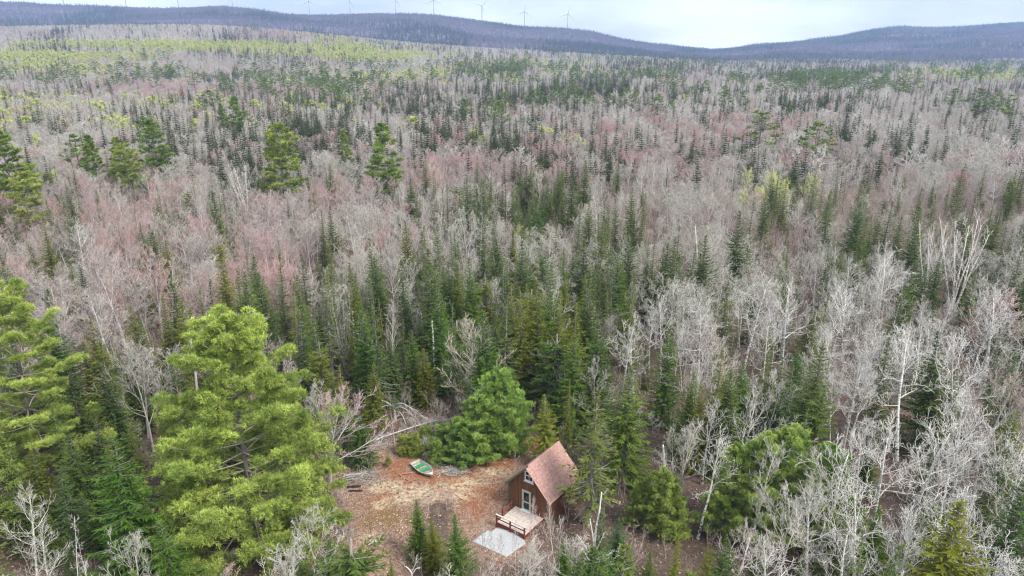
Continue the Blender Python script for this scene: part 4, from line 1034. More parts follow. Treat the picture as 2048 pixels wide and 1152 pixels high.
for (kd, sz, lm, sec), v in buckets.items():
    v.sort()
    for r_, (_, i) in enumerate(v):
        TREES[i]['label'] = f"{sz} {LOOK[kd]}, {ORD[min(r_, len(ORD) - 1)]} such one {sec} {lm}" if len(v) > 1 else f"{sz} {LOOK[kd]} {sec} {lm}"

def place_tree(t, x, y, z):
    kd = t['kind']; i = t['i']
    small = app[i] < 45
    fars = FAR[kd] or NEAR[kd]
    use_far = y > 190 and not t['hero']
    pr = t['proto'] or (fars[rng.randint(len(fars))] if use_far else NEAR[kd][rng.randint(len(NEAR[kd]))])
    s = t['H'] / pr.H; ww = t['wd'] * (1.22 if t['hero'] and kd == 'spruce' else 1); sc = (s * ww, s * ww, s)
    rot = (rng.normal(0, .035), rng.normal(0, .035), t['rz'])
    nm = t['name'] or NAMES[kd]
    col = t['col']
    if col is None and kd == 'spruce' and y < 190:
        u = rng.rand()
        col = OL if u < .25 else DK if u < .55 else BL if u < .62 else GR if u < .8 else (1, 1, 1)
    if small:
        o = ob(nm, pr.joined, None, (x, y, z), rot, sc)
        if col: o.color = (*col, 1)
    else:
        o = ob(nm, None, None, (x, y, z), rot, sc)
        o.empty_display_size = .2
        for me in pr.boughs:
            c = ob('bough', me, o)
            if col: c.color = (*col, 1)
        for k, me in pr.parts.items():
            c = ob({'crown': 'crown' if kd in ('spruce', 'pine') else 'branches'}.get(k, k), me, o)
            if col and (k == 'crown' or kd in ('aspen', 'birch', 'dead', 'maple', 'hardwood')): c.color = (*col, 1)
    tag(o, t['label'], t['cat'], GROUPS[kd] if t['cat'] == 'tree' else None)
    return o

SETS = {kd: [] for kd in list(NAMES) + ['hill']}
for i, t in enumerate(TREES):
    if indiv[i]: place_tree(t, tx[i], ty[i], float(tz[i]))
    else: SETS[t['kind']].append((tx[i], ty[i], tz[i], t['H'], t['wd'], t['rz']))
for X, Y, Z, H, KD in FARSETS[2:]:
    vis = np.ones(len(X), bool)
    u = np.clip(1024 + F_PX * X / (np.maximum(Y, 20) * CP), -700, 2800)
    vis &= Y < ridge_depth(u) + 120                                   # nothing grows on the hidden side far behind the ridge
    for x, y, z, H_, kd in zip(X[vis], Y[vis], Z[vis], H[vis], KD[vis]):
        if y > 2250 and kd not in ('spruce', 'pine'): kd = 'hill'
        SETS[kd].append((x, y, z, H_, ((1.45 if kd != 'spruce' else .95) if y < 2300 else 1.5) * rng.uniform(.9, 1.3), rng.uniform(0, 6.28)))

def gn_stuff(name, meshes, pts, rot, scl, idx, label, cat):
    coll = bpy.data.collections.new(name + '_kinds')
    for k, me in enumerate(meshes): coll.objects.link(bpy.data.objects.new(f'{name}_kind_{k:02d}', me))
    me = bpy.data.meshes.new(name)
    me.vertices.add(len(pts)); me.vertices.foreach_set('co', np.asarray(pts, np.float32).ravel())
    for nm, dt, key, arr in (('rot', 'FLOAT_VECTOR', 'vector', rot), ('scl', 'FLOAT_VECTOR', 'vector', scl), ('idx', 'INT', 'value', idx)):
        a = me.attributes.new(nm, dt, 'POINT'); a.data.foreach_set(key, np.asarray(arr, np.int32 if dt == 'INT' else np.float32).ravel())
    o = ob(name, me)
    ng = bpy.data.node_groups.new(name, 'GeometryNodeTree')
    ng.interface.new_socket('Geometry', in_out='INPUT', socket_type='NodeSocketGeometry')
    ng.interface.new_socket('Geometry', in_out='OUTPUT', socket_type='NodeSocketGeometry')
    gi = ng.nodes.new('NodeGroupInput'); go = ng.nodes.new('NodeGroupOutput')
    ci = ng.nodes.new('GeometryNodeCollectionInfo'); ci.inputs[0].default_value = coll; ci.inputs[1].default_value = True; ci.inputs[2].default_value = True
    ip = ng.nodes.new('GeometryNodeInstanceOnPoints'); ip.inputs['Pick Instance'].default_value = True
    def na(nm, dt):
        q = ng.nodes.new('GeometryNodeInputNamedAttribute'); q.data_type = dt; q.inputs[0].default_value = nm
        return q.outputs[0]
    L_ = ng.links.new
    L_(gi.outputs[0], ip.inputs['Points']); L_(ci.outputs[0], ip.inputs['Instance'])
    L_(na('idx', 'INT'), ip.inputs['Instance Index']); L_(na('rot', 'FLOAT_VECTOR'), ip.inputs['Rotation']); L_(na('scl', 'FLOAT_VECTOR'), ip.inputs['Scale'])
    L_(ip.outputs[0], go.inputs[0])
    md = o.modifiers.new('scatter', 'NODES'); md.node_group = ng
    return stuff(o, label, cat)

LOOK['hill'] = 'shade-darkened purplish grey hill hardwood'
STUFFN = dict(hill='hill_forest', spruce='spruce_forest', pine='pine_forest', maple='maple_forest', hardwood='hardwood_forest', aspen='aspen_forest', birch='birch_forest', sapling='sapling_thicket', budding='budding_forest')
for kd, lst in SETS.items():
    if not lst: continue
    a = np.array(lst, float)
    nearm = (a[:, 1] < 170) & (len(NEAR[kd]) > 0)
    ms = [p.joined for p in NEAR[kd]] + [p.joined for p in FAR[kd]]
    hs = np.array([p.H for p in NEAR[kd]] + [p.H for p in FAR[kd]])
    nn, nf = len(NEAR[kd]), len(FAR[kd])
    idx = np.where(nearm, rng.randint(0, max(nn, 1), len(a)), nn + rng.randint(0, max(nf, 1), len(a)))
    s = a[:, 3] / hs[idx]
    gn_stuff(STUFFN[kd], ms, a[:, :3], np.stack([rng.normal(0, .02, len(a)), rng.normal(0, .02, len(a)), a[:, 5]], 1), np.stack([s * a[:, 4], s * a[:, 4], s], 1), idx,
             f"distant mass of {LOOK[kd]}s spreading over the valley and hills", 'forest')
print('trees', n, 'individual', int(indiv.sum()), {kd: len(v) for kd, v in SETS.items()})

#@@REST
# ------------------------------------------------------------------ things on pixel rays, each on its own upright plane
def plane(px, py, Y):
    r = ray(px, py)
    return np.array([r[0] / r[1] * Y, Y, CAM_H + r[2] / r[1] * Y])

# ------------------------------------------------------------------ cabin
W_, D_, EV, PK = 4.1, 4.1, 2.5, 4.68
cz = float(gz(*CAB))
cab = ob('cabin', None, None, (CAB[0], CAB[1], cz), (0, 0, GA))
tag(cab, 'small reddish brown board cabin with pink shingle roof and white loft window', 'cabin')
obm('foundation', box(.06, W_ - .06, .05, D_ - .05, -.3, .16), 'concrete', cab)
obm('wall', prism([(0, .14), (W_, .14), (W_, EV), (W_ / 2, PK), (0, EV)], 1, .03, D_ - .03), 'cabin_stain', cab)
def roofline(x): return EV + (PK - EV) * (1 - abs(x - W_ / 2) / (W_ / 2))
nb = 24; bw = W_ / nb
for k in range(nb):
    x0, x1 = k * bw + .006, (k + 1) * bw - .006
    pts = [(x0, .10), (x1, .10), (x1, roofline(x1) - .02)]
    if x0 < W_ / 2 < x1: pts.append((W_ / 2, PK - .02))
    pts.append((x0, roofline(x0) - .02))
    obm('board', prism(pts, 1, -.012 - .01 * (k % 2), .028), 'cabin_stain', cab)
sb = None
nsb = 25; sw = D_ / nsb
for side in (0, 1):
    for k in range(nsb):
        if sb is None: sb = mesh_from('side_board', [(*box(0, .03, .006, sw - .006, .10, EV - .05), {}, 'cabin_stain')])
        ob('board', sb, cab, (W_ + .002 if side else -.032, k * sw, 0))
for x0 in (-.06, W_ - .05): obm('corner_trim', box(x0, x0 + .11, -.05, -.026, .1, EV + .02), 'trim_green', cab)
sl = math.atan2(PK - EV, W_ / 2); th = .07
LS = (W_ / 2 + .24) / math.cos(sl)
roof = obm('roof', join([prism([(W_ / 2, PK + .02), (W_ / 2, PK + .02 + th / math.cos(sl)), (-.24, EV + .02 - .24 * math.tan(sl) + th / math.cos(sl)), (-.24, EV + .02 - .24 * math.tan(sl))], 1, -.24, D_ + .24),
                         prism([(W_ / 2 + .001, PK + .02), (W_ + .24, EV + .02 - .24 * math.tan(sl)), (W_ + .24, EV + .02 - .24 * math.tan(sl) + th / math.cos(sl)), (W_ / 2 + .001, PK + .02 + th / math.cos(sl))], 1, -.24, D_ + .24)]), 'shingle_red', cab)
nc = 22; cl = LS / nc
cm = mesh_from('shingle_course', [(*join([box(j * .498 + .004, j * .498 + .490 + .004, 0, cl * 1.08, 0, .012 + .004 * ((j * 7) % 3)) for j in range(10)]), {}, 'shingle_red')])
for sgn in (-1, 1):
    for k in range(nc):
        u = LS - (k + 1) * cl * 1.0 + .01
        # local x of the course runs along the ridge, y down the slope
        c = ob('shingle_course', cm, roof)
        xx = W_ / 2 + sgn * (u * math.cos(sl) + (th + .004) * math.sin(sl)); zz = PK + .02 + (th + .004) / math.cos(sl) * 1.0 - u * math.sin(sl) - (th + .004) * math.sin(sl) * math.tan(sl)
        from mathutils import Matrix, Vector
        ex = Vector((0, 1, 0)); ey = Vector((sgn * math.cos(sl - .02), 0, -math.sin(sl - .02))); ez = ex.cross(ey)
        if ez.z < 0: ex = -ex; ez = -ez
        y0 = -.245 if ex.y > 0 else D_ + .245
        M = Matrix((ex, ey, ez)).transposed().to_4x4(); M.translation = Vector((xx, y0, zz))
        c.matrix_local = M
        c['kind'] = 'stuff' if False else c.get('kind', '')
        del c['kind']
rt = PK + .02 + th / math.cos(sl)
obm('ridge_cap', prism([(W_ / 2 - .14, rt - .14 * math.tan(sl) + .03), (W_ / 2, rt + .045), (W_ / 2 + .14, rt - .14 * math.tan(sl) + .03), (W_ / 2, rt + .02)], 1, -.25, D_ + .25), 'shingle_red', roof)
for sgn in (-1, 1):
    a = [(W_ / 2, PK + .05), (W_ / 2 + sgn * (W_ / 2 + .23), EV + .05 - .23 * math.tan(sl)), (W_ / 2 + sgn * (W_ / 2 + .23), EV - .14 - .23 * math.tan(sl)), (W_ / 2, PK - .14)]
    if sgn > 0: a = a[::-1]
    obm('rake_board', prism([(p[0] + (.002 * sgn), p[1]) for p in a], 1, -.268, -.243), 'trim_green', cab)
# loft window: two sashes of two panes, deep white sill
wx0, wx1, wz0, wz1 = 1.63, 2.47, 3.16, 4.16
win = obm('window', join([box(wx0, wx0 + .10, -.085, -.026, wz0, wz1), box(wx1 - .10, wx1, -.085, -.026, wz0, wz1), box(wx0 + .10, wx1 - .10, -.085, -.026, wz1 - .10, wz1), box(wx0 + .10, wx1 - .10, -.085, -.026, wz0, wz0 + .17)]), 'white_paint', cab)
obm('sash_bar', join([box(wx0 + .10, wx1 - .10, -.075, -.03, 3.70, 3.76), box((wx0 + wx1) / 2 - .018, (wx0 + wx1) / 2 + .018, -.07, -.03, wz0 + .17, 3.70), box((wx0 + wx1) / 2 - .018, (wx0 + wx1) / 2 + .018, -.07, -.03, 3.76, wz1 - .10)]), 'white_paint', win)
for (a, b_) in ((wx0 + .10, (wx0 + wx1) / 2 - .018), ((wx0 + wx1) / 2 + .018, wx1 - .10)):
    for (c0, c1) in ((wz0 + .17, 3.70), (3.76, wz1 - .10)):
        obm('pane', box(a, b_, -.05, -.035, c0, c1), 'dark_glass', win)
obm('sill', box(wx0 - .05, wx1 + .05, -.13, -.088, wz0 - .02, wz0 + .04), 'white_paint', win)
# door
dx0, dx1, dz0, dz1 = 1.36, 2.24, .38, 2.26
door = obm('door', join([box(dx0, dx0 + .09, -.08, -.026, dz0, dz1), box(dx1 - .09, dx1, -.08, -.026, dz0, dz1), box(dx0 + .09, dx1 - .09, -.08, -.026, dz1 - .09, dz1)]), 'door_paint', cab)
obm('door_leaf', join([box(dx0 + .09, dx0 + .17, -.068, -.03, dz0, dz1 - .09), box(dx1 - .17, dx1 - .09, -.068, -.03, dz0, dz1 - .09), box(dx0 + .17, dx1 - .17, -.068, -.03, dz1 - .19, dz1 - .09), box(dx0 + .17, dx1 - .17, -.068, -.03, 1.10, 1.22), box(dx0 + .17, dx1 - .17, -.068, -.03, dz0, dz0 + .12)]), 'door_paint', door)
obm('pane', box(dx0 + .17, dx1 - .17, -.045, -.034, 1.22, dz1 - .19), 'dark_glass', door)
obm('pane', box(dx0 + .17, dx1 - .17, -.045, -.034, dz0 + .12, 1.10), 'dark_glass', door)
obm('handle', box(dx0 + .10, dx0 + .13, -.12, -.07, 1.14, 1.26), 'black_wood', door)
obm('threshold', box(dx0 - .02, dx1 + .02, -.30, -.035, .36, .40), 'white_paint', door)

# ------------------------------------------------------------------ deck
deck = ob('deck', None, None, (CAB[0], CAB[1], cz), (0, 0, GA))
tag(deck, 'low wooden deck with dark red rails in front of the cabin door', 'deck')
px0, px1, py0, py1, pz = .72, 3.5, -2.62, -.05, .35
npk = 18; pw = (py1 - py0) / npk
pm = mesh_from('plank', [(*box(px0, px1, .006, pw - .006, pz - .035, pz), {}, 'deck_wood')])
for k in range(npk): ob('plank', pm, deck, (rng.uniform(-.015, .015), py0 + k * pw, rng.uniform(-.002, .003)))
obm('rim_board', box(px0 + .02, px1 - .02, py0 - .03, py0 - .002, .12, pz - .002), 'rail_red', deck)
obm('rim_board', box(px0 - .03, px0 - .002, py0, py1, .12, pz - .002), 'rail_red', deck)
obm('rim_board', box(px1 + .002, px1 + .03, py0, py1, .12, pz - .002), 'rail_red', deck)
postm = mesh_from('post', [(*box(-.05, .05, -.05, .05, -.5, .72), {}, 'rail_red')])
for (x, y) in ((px0 + .04, py0 - .085), (2.1, py0 - .085), (px1 - .04, py0 - .085), (px0 - .085, -.55), (px0 - .085, -1.75)): ob('post', postm, deck, (x, y, pz))
for z0 in (.66, .34):
    obm('rail', box(px0 - .05, px1 + .05, py0 - .028, py0 + .012, pz + z0 - .035, pz + z0 + .035), 'rail_red', deck)
    obm('rail', box(px0 - .028, px0 + .012, -1.85, -.45, pz + z0 - .035, pz + z0 + .035), 'rail_red', deck)
obm('hand_rail', box(px0 - .08, px1 + .08, py0 - .12, py0 + .03, pz + .722, pz + .76), 'deck_wood', deck)

# ------------------------------------------------------------------ pale sheet on the ground
sp = np.array([hit(*p, .06) for p in [(945, 1082), (974, 1060), (982, 1064), (991, 1056), (1020, 1062), (1050, 1082), (1051, 1087), (1013, 1114)]])
bd = []
for k in range(len(sp)):
    a, b_ = sp[k], sp[(k + 1) % len(sp)]
    m_ = max(2, int(np.linalg.norm(b_ - a) / .12))
    for j in range(m_): bd.append(a + (b_ - a) * j / m_)
bd = np.array(bd); cen = np.array(hit(1003, 1086, .06)); nbd = len(bd)
V = [np.array([*cen, 0])]
rings = 14
for k in range(1, rings + 1):
    for p in bd: V.append(np.array([*(cen + (p - cen) * k / rings), 0]))
for p in bd: V.append(np.array([*(cen + (p - cen) * 1.004), -.1]))
V = np.array(V)
base = gz(V[:, 0], V[:, 1]).max() * .3 + gz(V[:, 0], V[:, 1]) * .7
V[:, 2] += base + .055 + (fbm(V[:, 0] / .5, V[:, 1] / .5, 91) - .5) * .05 + (fbm(V[:, 0] / .16, V[:, 1] / .7, 92) - .5) * .025
T = [(0, 1 + k, 1 + (k + 1) % nbd) for k in range(nbd)]
for r_ in range(rings):
    o1, o2 = 1 + r_ * nbd, 1 + (r_ + 1) * nbd
    for k in range(nbd):
        k2 = (k + 1) % nbd
        T += [(o1 + k, o2 + k, o2 + k2), (o1 + k, o2 + k2, o1 + k2)]
T = np.array(T)
# the outline runs clockwise or not: make the faces look up
A_, B_, C_ = V[T[0]]
if np.cross(B_ - A_, C_ - A_)[2] < 0: T = T[:, ::-1]
tag(obm('ground_sheet', (V, T), 'sheet_grey'), 'pale grey sheet lying flat on the ground in front of the deck', 'ground sheet')

# ------------------------------------------------------------------ rowing boat
s0 = (np.array(hit(822, 925, .45)) + np.array(hit(837, 918, .45))) / 2; b0 = np.array(hit(866, 949, .5))
BL_ = float(np.linalg.norm(b0 - s0)); ba = math.atan2(b0[1] - s0[1], b0[0] - s0[0])
boat = ob('rowing_boat', None, None, (s0[0], s0[1], float(gz(*s0)) + .03), (math.radians(4), 0, ba))
tag(boat, 'pale grey rowing boat with green bench seats at the edge of the clearing', 'boat')
def hull(off, zoff):
    V = []; n_ = 15
    for i in range(n_):
        t = i / (n_ - 1)
        b1 = (.47 + .14 * math.sin(min(t / .55, 1) * math.pi / 2)) * (1 - max(0, (t - .45) / .55) ** 2.1) - off
        b2 = (.36 + .09 * math.sin(min(t / .5, 1) * math.pi / 2)) * (1 - max(0, (t - .35) / .65) ** 1.7) - off
        b1 = max(b1, .012); b2 = max(b2, .006)
        g_ = .42 + .10 * t ** 2.5; kz = zoff + .22 * max(0, (t - .7) / .3) ** 2; cz_ = kz + .07 + .05 * t
        x = (t * BL_) * (1 - off / BL_ * 2) + off
        x -= 0
        V.append([(x + .10 * max(0, t - .8) * 2, b1, g_), (x, (b1 + b2) / 2 + .03 * (1 - t), (g_ + cz_) / 2), (x, b2, cz_), (x, 0, kz), (x, -b2, cz_), (x, -(b1 + b2) / 2 - .03 * (1 - t), (g_ + cz_) / 2), (x + .10 * max(0, t - .8) * 2, -b1, g_)])
    return np.array(V)
def loft(V, flip=False, cap=True):
    n_, m_ = V.shape[:2]; P = V.reshape(-1, 3); T = []
    for i in range(n_ - 1):
        for j in range(m_ - 1):
            a, b_, c, d = i * m_ + j, i * m_ + j + 1, (i + 1) * m_ + j + 1, (i + 1) * m_ + j
            T += [(a, d, c), (a, c, b_)]
    if cap:
        for j in range(1, m_ - 1): T.append((0, j, j + 1))
    T = np.array(T)
    return P, T[:, ::-1] if flip else T
Ho, Hi = hull(0, 0), hull(.03, .035)
obm('hull', loft(Ho), 'boat_paint', boat)
obm('lining', loft(Hi, True), 'boat_inside', boat)
rim = np.concatenate([Ho[:, 0], Ho[::-1, 6]])
ri = np.concatenate([Hi[:, 0], Hi[::-1, 6]])
RV = np.concatenate([rim + [0, 0, .012], ri + [0, 0, .012], rim - [0, 0, .02] + 0]); m_ = len(rim); T = []
for k in range(m_):
    k2 = (k + 1) % m_
    T += [(k, k2, m_ + k2), (k, m_ + k2, m_ + k), (2 * m_ + k, 2 * m_ + k2, k2), (2 * m_ + k, k2, k)]
obm('gunwale', (RV * [1, 1.03, 1], np.array(T)), 'boat_paint', boat)
for bx in (.62, 1.45): obm('bench', box(bx, bx + .34, -.545 + .03 * (bx > 1), .545 - .03 * (bx > 1), .28, .33), 'bench_green', boat)
obm('stern_seat', box(.04, .22, -.43, .43, .27, .30), 'boat_inside', boat)
obm('bow_plate', prism([(BL_ * .86, -.22), (BL_ * .99, -.03), (BL_ * .99, .03), (BL_ * .86, .22)], 2, .475, .49), 'boat_paint', boat)
_r = np.random.RandomState(4); _n = 120
_x = _r.uniform(.3, 2.3, _n); _y = _r.normal(0, .16, _n)
_v, _t, _tip = leaf_tris(np.stack([_x, _y, np.full(_n, .10) + .02 * _x], 1), _r.normal(0, 1, (_n, 3)) * [1, 1, .2], _r.uniform(.06, .14, _n), _r.uniform(.05, .1, _n), _r)
_o = ob('leaf_debris', mesh_from('leaf_debris', [(_v, _t, dict(tip=np.repeat(_r.rand(_n), 3)), 'leaf_tan')]), boat); _o['kind'] = 'stuff'
obm('floor_slat', box(.98, 1.12, -.3, .3, .075, .095), 'board_grey', boat)
obm('floor_slat', box(1.95, 2.1, -.22, .22, .095, .115), 'board_grey', boat)

# ------------------------------------------------------------------ loose boards and logs
def lay_board(px, py, L, wd_, ang, mat, label, cat, group, z=.03, tilt=0., name='board'):
    x, y = hit(px, py, z)
    o = obm(name, box(-L / 2, L / 2, -wd_ / 2, wd_ / 2, -.016, .016), mat, None, loc=(x, y, float(gz(x, y)) + z + .03), rot=(tilt, rng.normal(0, .03), ang))
    return tag(o, label, cat, group)
for k, (px, py, L, a, lb) in enumerate([(808, 955, 1.5, -.75, 'rusty red board lying left of the boat, furthest left'), (822, 962, 1.1, .55, 'orange brown board lying left of the boat, nearest the camera'), (814, 947, 1.0, .15, 'dark red board lying close beside the boat hull'), (795, 950, .9, 1.2, 'short brown board lying left of the other red boards')]):
    lay_board(px, py, L, .16, a, 'board_red', lb, 'board', 'red boards beside the boat', z=.04 + .012 * k)
for k, (dx, dy, a, lb) in enumerate([(0, 0, .25, 'lowest'), (4, 1, .3, 'second from the bottom'), (-4, -2, .2, 'third from the bottom'), (3, -4, .35, 'fourth from the bottom'), (-2, -6, .22, 'second from the top'), (2, -8, .3, 'topmost')]):
    lay_board(706 + dx, 957 + dy, 1.5, .15, a, 'board_grey', f'weathered grey board in the pile beside the huge pine, {lb}', 'board', 'grey board pile', z=.05 + .075 * k)
lay_board(708, 974, 1.2, .3, .1, 'black_wood', 'dark flat board lying in front of the grey board pile', 'board', None, z=.05)
lay_board(711, 982, 1.2, .2, .05, 'black_wood', 'narrow dark board lying nearest the camera below the grey board pile', 'board', None, z=.05)
lay_board(1233, 1004, .7, .3, -.5, 'board_grey', 'small pale board lying on the ground right of the lichen covered spruce', 'board', None, z=.12, tilt=.3)
lay_board(748, 1084, 1.0, .2, .6, 'dead_wood', 'short pale plank on leaf litter beside the black dead pole', 'board', None, z=.05)
def log_tube(name, pts, r0, r1, mat, label, cat, twigs=0, seed=0, sides=7, group=None, tw=.9):
    pts = np.asarray(pts, float); n_ = len(pts)
    # resample smoothly
    t = np.linspace(0, n_ - 1, max(8, n_ * 5)); P = np.zeros((len(t), 3))
    for q, u in enumerate(t):
        i = min(int(u), n_ - 2); f = u - i
        p0_, p1_, p2_, p3_ = pts[max(i - 1, 0)], pts[i], pts[i + 1], pts[min(i + 2, n_ - 1)]
        P[q] = .5 * ((2 * p1_) + (-p0_ + p2_) * f + (2 * p0_ - 5 * p1_ + 4 * p2_ - p3_) * f * f + (-p0_ + 3 * p1_ - 3 * p2_ + p3_) * f ** 3)
    return P, tube(P, np.linspace(r0, r1, len(P)), sides)
def twiggy(P, n_, ln, seed, f0=.35, up=.2, rad=.016):
    r = np.random.RandomState(seed); a0, a1, r0, r1 = [], [], [], []
    for k in range(n_):
        i = int((f0 + (1 - f0) * r.rand()) * (len(P) - 1)); i = min(i, len(P) - 2)
        d0 = nrm(P[i + 1] - P[i]); d = nrm(d0 * .8 + r.normal(0, .6, 3) + [0, 0, up]); L = ln * r.uniform(.4, 1.2)
        p = P[i]
        for q in range(3):
            d = nrm(d + r.normal(0, .18, 3)); e = p + d * L / 3
            a0.append(p); a1.append(e); r0.append(rad * (1 - q * .28)); r1.append(rad * (1 - (q + 1) * .28))
            for _ in range(2):
                dd = nrm(d + r.normal(0, .55, 3)); a0.append(e); a1.append(e + dd * L * r.uniform(.2, .45)); r0.append(rad * .55); r1.append(rad * .3)
            p = e
    return seg_mesh(a0, a1, r0, r1)
def limbed(name, limbs, mat, label, cat, tw=(14, 1.0), seed=1, twmat=None, group=None):
    """limbs: list of (points, r0, r1); the first is the trunk, the others its limbs"""
    root = None; tws = []
    allp = limbs[0][0][0]
    root = ob(name, None, None, tuple(allp))
    for k, (pts, a, b_) in enumerate(limbs):
        P, vt = log_tube('', np.asarray(pts) - allp, a, b_, mat, '', '')
        obm('trunk' if k == 0 else 'limb', vt, mat, root)
        if tw[0]: tws.append(twiggy(P, tw[0], tw[1], seed + k, .45 if k else .4))
    if tws: obm('branches', join(tws), twmat or mat, root)['kind'] = 'stuff'
    return tag(root, label, cat, group)
g_ = lambda px, py, z=.1: np.array([*hit(px, py, z), float(gz(*hit(px, py, z))) + z])
limbed('fallen_log', [([g_(750, 880, .3), g_(790, 866, .3), g_(830, 853, .35), g_(868, 842, .5), g_(905, 838, .6)], .085, .035)], 'dead_wood', 'long grey fallen log lying behind the pine saplings near the boat', 'log', (10, 1.4), 5)
bx = np.array(hit(790, 838)); Yb = bx[1]; q = lambda px, py, dy=0.: plane(px, py, Yb + dy)
limbed('arched_tree', [([g_(791, 840, -.1), q(789, 825), q(786, 814), ], .2, .12), ([q(786, 814), q(772, 804, -.3), q(757, 801, -.6), q(742, 806, -.9), q(728, 817, -1.2)], .075, .025), ([q(788, 814), q(796, 807, -.2), q(808, 808, -.5), q(822, 817, -.9), q(838, 830, -1.2), q(862, 840, -1.5)], .075, .022),
                       ([q(788, 818), q(800, 814, -.3), q(812, 819, -.7), q(826, 831, -1.0)], .06, .022), ([q(794, 822), q(803, 828, -.4), q(810, 843, -.9), q(815, 862, -1.4), q(821, 880, -1.9)], .055, .02), ([q(790, 818), q(812, 812, -.4), q(836, 824, -.8), q(852, 842, -1.2), q(858, 856, -1.5)], .045, .014), ([q(796, 824), q(816, 826, -.5), q(836, 840, -.9), q(846, 856, -1.3)], .04, .012), ([q(780, 812), q(768, 812, -.4), q(752, 822, -.8), q(746, 836, -1.1)], .05, .018)], 'dead_wood', 'dead birch with white limbs arching over to the ground behind the boat', 'tree', (10, 1.2), 9, 'dead_wood')
bx = np.array(hit(802, 806)); Yc = bx[1]; q2 = lambda px, py, dy=0.: plane(px, py, Yc + dy)
limbed('leaning_birch', [([g_(802, 808, -.1), q2(799, 775), q2(792, 750), q2(781, 732), q2(766, 714), q2(732, 698)], .12, .03), ([q2(775, 724), q2(758, 708, -.3), q2(736, 690, -.4), q2(716, 678, -.5)], .05, .018)], 'birch_bark', 'slim white birch leaning over to the left behind the arched dead tree', 'tree', (14, 1.5), 14, 'hardwood_bark')
Ys = 37.5; q3 = lambda px, py, dy=0.: plane(px, py, Ys + dy)
sb_ = q3(1190, 1185)
limbed('dead_tree', [([np.array([sb_[0], Ys, float(gz(sb_[0], Ys)) - .1]), q3(1188, 1150), q3(1187, 1112), q3(1192, 1060), q3(1199, 1020, .2), q3(1203, 984, .3)], .12, .035), ([q3(1186, 1120), q3(1172, 1095, -.2), q3(1154, 1069, -.4)], .07, .02), ([q3(1188, 1090), q3(1184, 1062, -.1), q3(1180, 1038, -.2)], .05, .025), ([q3(1189, 1110), q3(1200, 1085, -.2), q3(1208, 1066, -.3)], .05, .015), ([q3(1188, 1140), q3(1172, 1110, -.4), q3(1163, 1095, -.5)], .05, .02),
                     ([q3(1192, 1120, .2), q3(1212, 1112, .3), q3(1226, 1100, .3)], .04, .012)], 'silver_wood', 'bleached white forked dead tree standing in front of the lichen covered spruce', 'tree', (3, .5), 21)
Yd = 39.0; q4 = lambda px, py, dy=0.: plane(px, py, Yd + dy)
sb_ = q4(825, 1190)
limbed('dead_tree', [([np.array([sb_[0], Yd, float(gz(sb_[0], Yd)) - .1]), q4(824, 1160), q4(822, 1144), q4(812, 1133)], .08, .03), ([q4(823, 1150), q4(832, 1138), q4(840, 1135)], .04, .015), ([q4(822, 1146), q4(830, 1130), q4(832, 1124)], .03, .012)], 'silver_wood', 'white forked dead branch rising at the bottom edge between the foreground spruces', 'tree', (2, .4), 25)
Ye = 52.0; q5 = lambda px, py, dy=0.: plane(px, py, Ye + dy)
sb_ = q5(398, 900)
limbed('dead_tree', [([np.array([sb_[0], Ye, float(gz(sb_[0], Ye)) - .1]), q5(396, 800), q5(389, 730), q5(384, 700), q5(381, 676)], .11, .06), ([q5(387, 712), q5(394, 696), q5(396, 686)], .05, .02)], 'dead_wood', 'broken white dead trunk poking above the left shoulder of the huge pine', 'tree', (0, 0), 27)
for k, (px, pt, pb, lb) in enumerate([(847, 627, 690, 'bleached white broken trunk among spruces above the arched dead tree'), (708, 617, 668, 'thin white broken trunk between dark spruces right of the huge pine'), (868, 642, 720, 'peeling white trunk beside the bleached broken trunk'), (1394, 452, 520, 'bleached bare double trunk standing before the reddish sapling belt'), (1330, 890, 960, 'pale thin dead stem right of the broad green spruce')]):
    Yk = hit(px, pb + 40)[1]; a_ = plane(px, pb, Yk)
    limbed('dead_tree', [([np.array([a_[0], Yk, float(gz(a_[0], Yk)) - .1]), a_, (a_ + plane(px - 3, pt, Yk)) / 2, plane(px - 4, pt, Yk)], .15, .07)], 'silver_wood', lb, 'tree', (4, .6), 30 + k)

# ------------------------------------------------------------------ litter, dry grass, twigs, brush, undergrowth
r = np.random.RandomState(77)
def in_clearing(nn, f):
    x = r.uniform(-18, 6, nn); y = r.uniform(38, 62, nn)
    wv = field(f, x, y); k = r.rand(nn) < wv
    lx = (x - CAB[0]) * GV[0] + (y - CAB[1]) * GV[1]; ly = -(x - CAB[0]) * GV[1] + (y - CAB[1]) * GV[0]
    k &= ~((lx > -.1) & (lx < W_ + .1) & (ly > -.1) & (ly < D_ + .1)) & ~((lx > px0 - .1) & (lx < px1 + .1) & (ly > py0 - .1) & (ly < 0)) & (~inside(sp, x, y) | (r.rand(nn) < .03))
    x, y = x[k], y[k]
    return x, y, gz(x, y) + .07 * inside(sp, x, y)
x, y, z = in_clearing(60000, litw * (1 - .75 * np.clip(strw, 0, 1)) * (.35 + .65 * (1 - pathw)) * np.clip(fbm(CX / 1.3, CY / 1.3, 55) * 1.9 - .35, 0.05, 1))
P = np.stack([x, y, z + r.uniform(.01, .05, len(x))], 1); an = r.uniform(0, 6.28, len(x))
D = np.stack([np.cos(an), np.sin(an), r.uniform(-.25, .45, len(x))], 1)
big = r.rand(len(x)) < .08
V, T, tip = leaf_tris(P, D, np.where(big, .16, .09) * r.uniform(.7, 1.3, len(x)), np.where(big, .12, .07) * r.uniform(.7, 1.3, len(x)), r)
tv = np.repeat(r.rand(len(x)) ** 1.2, 3)
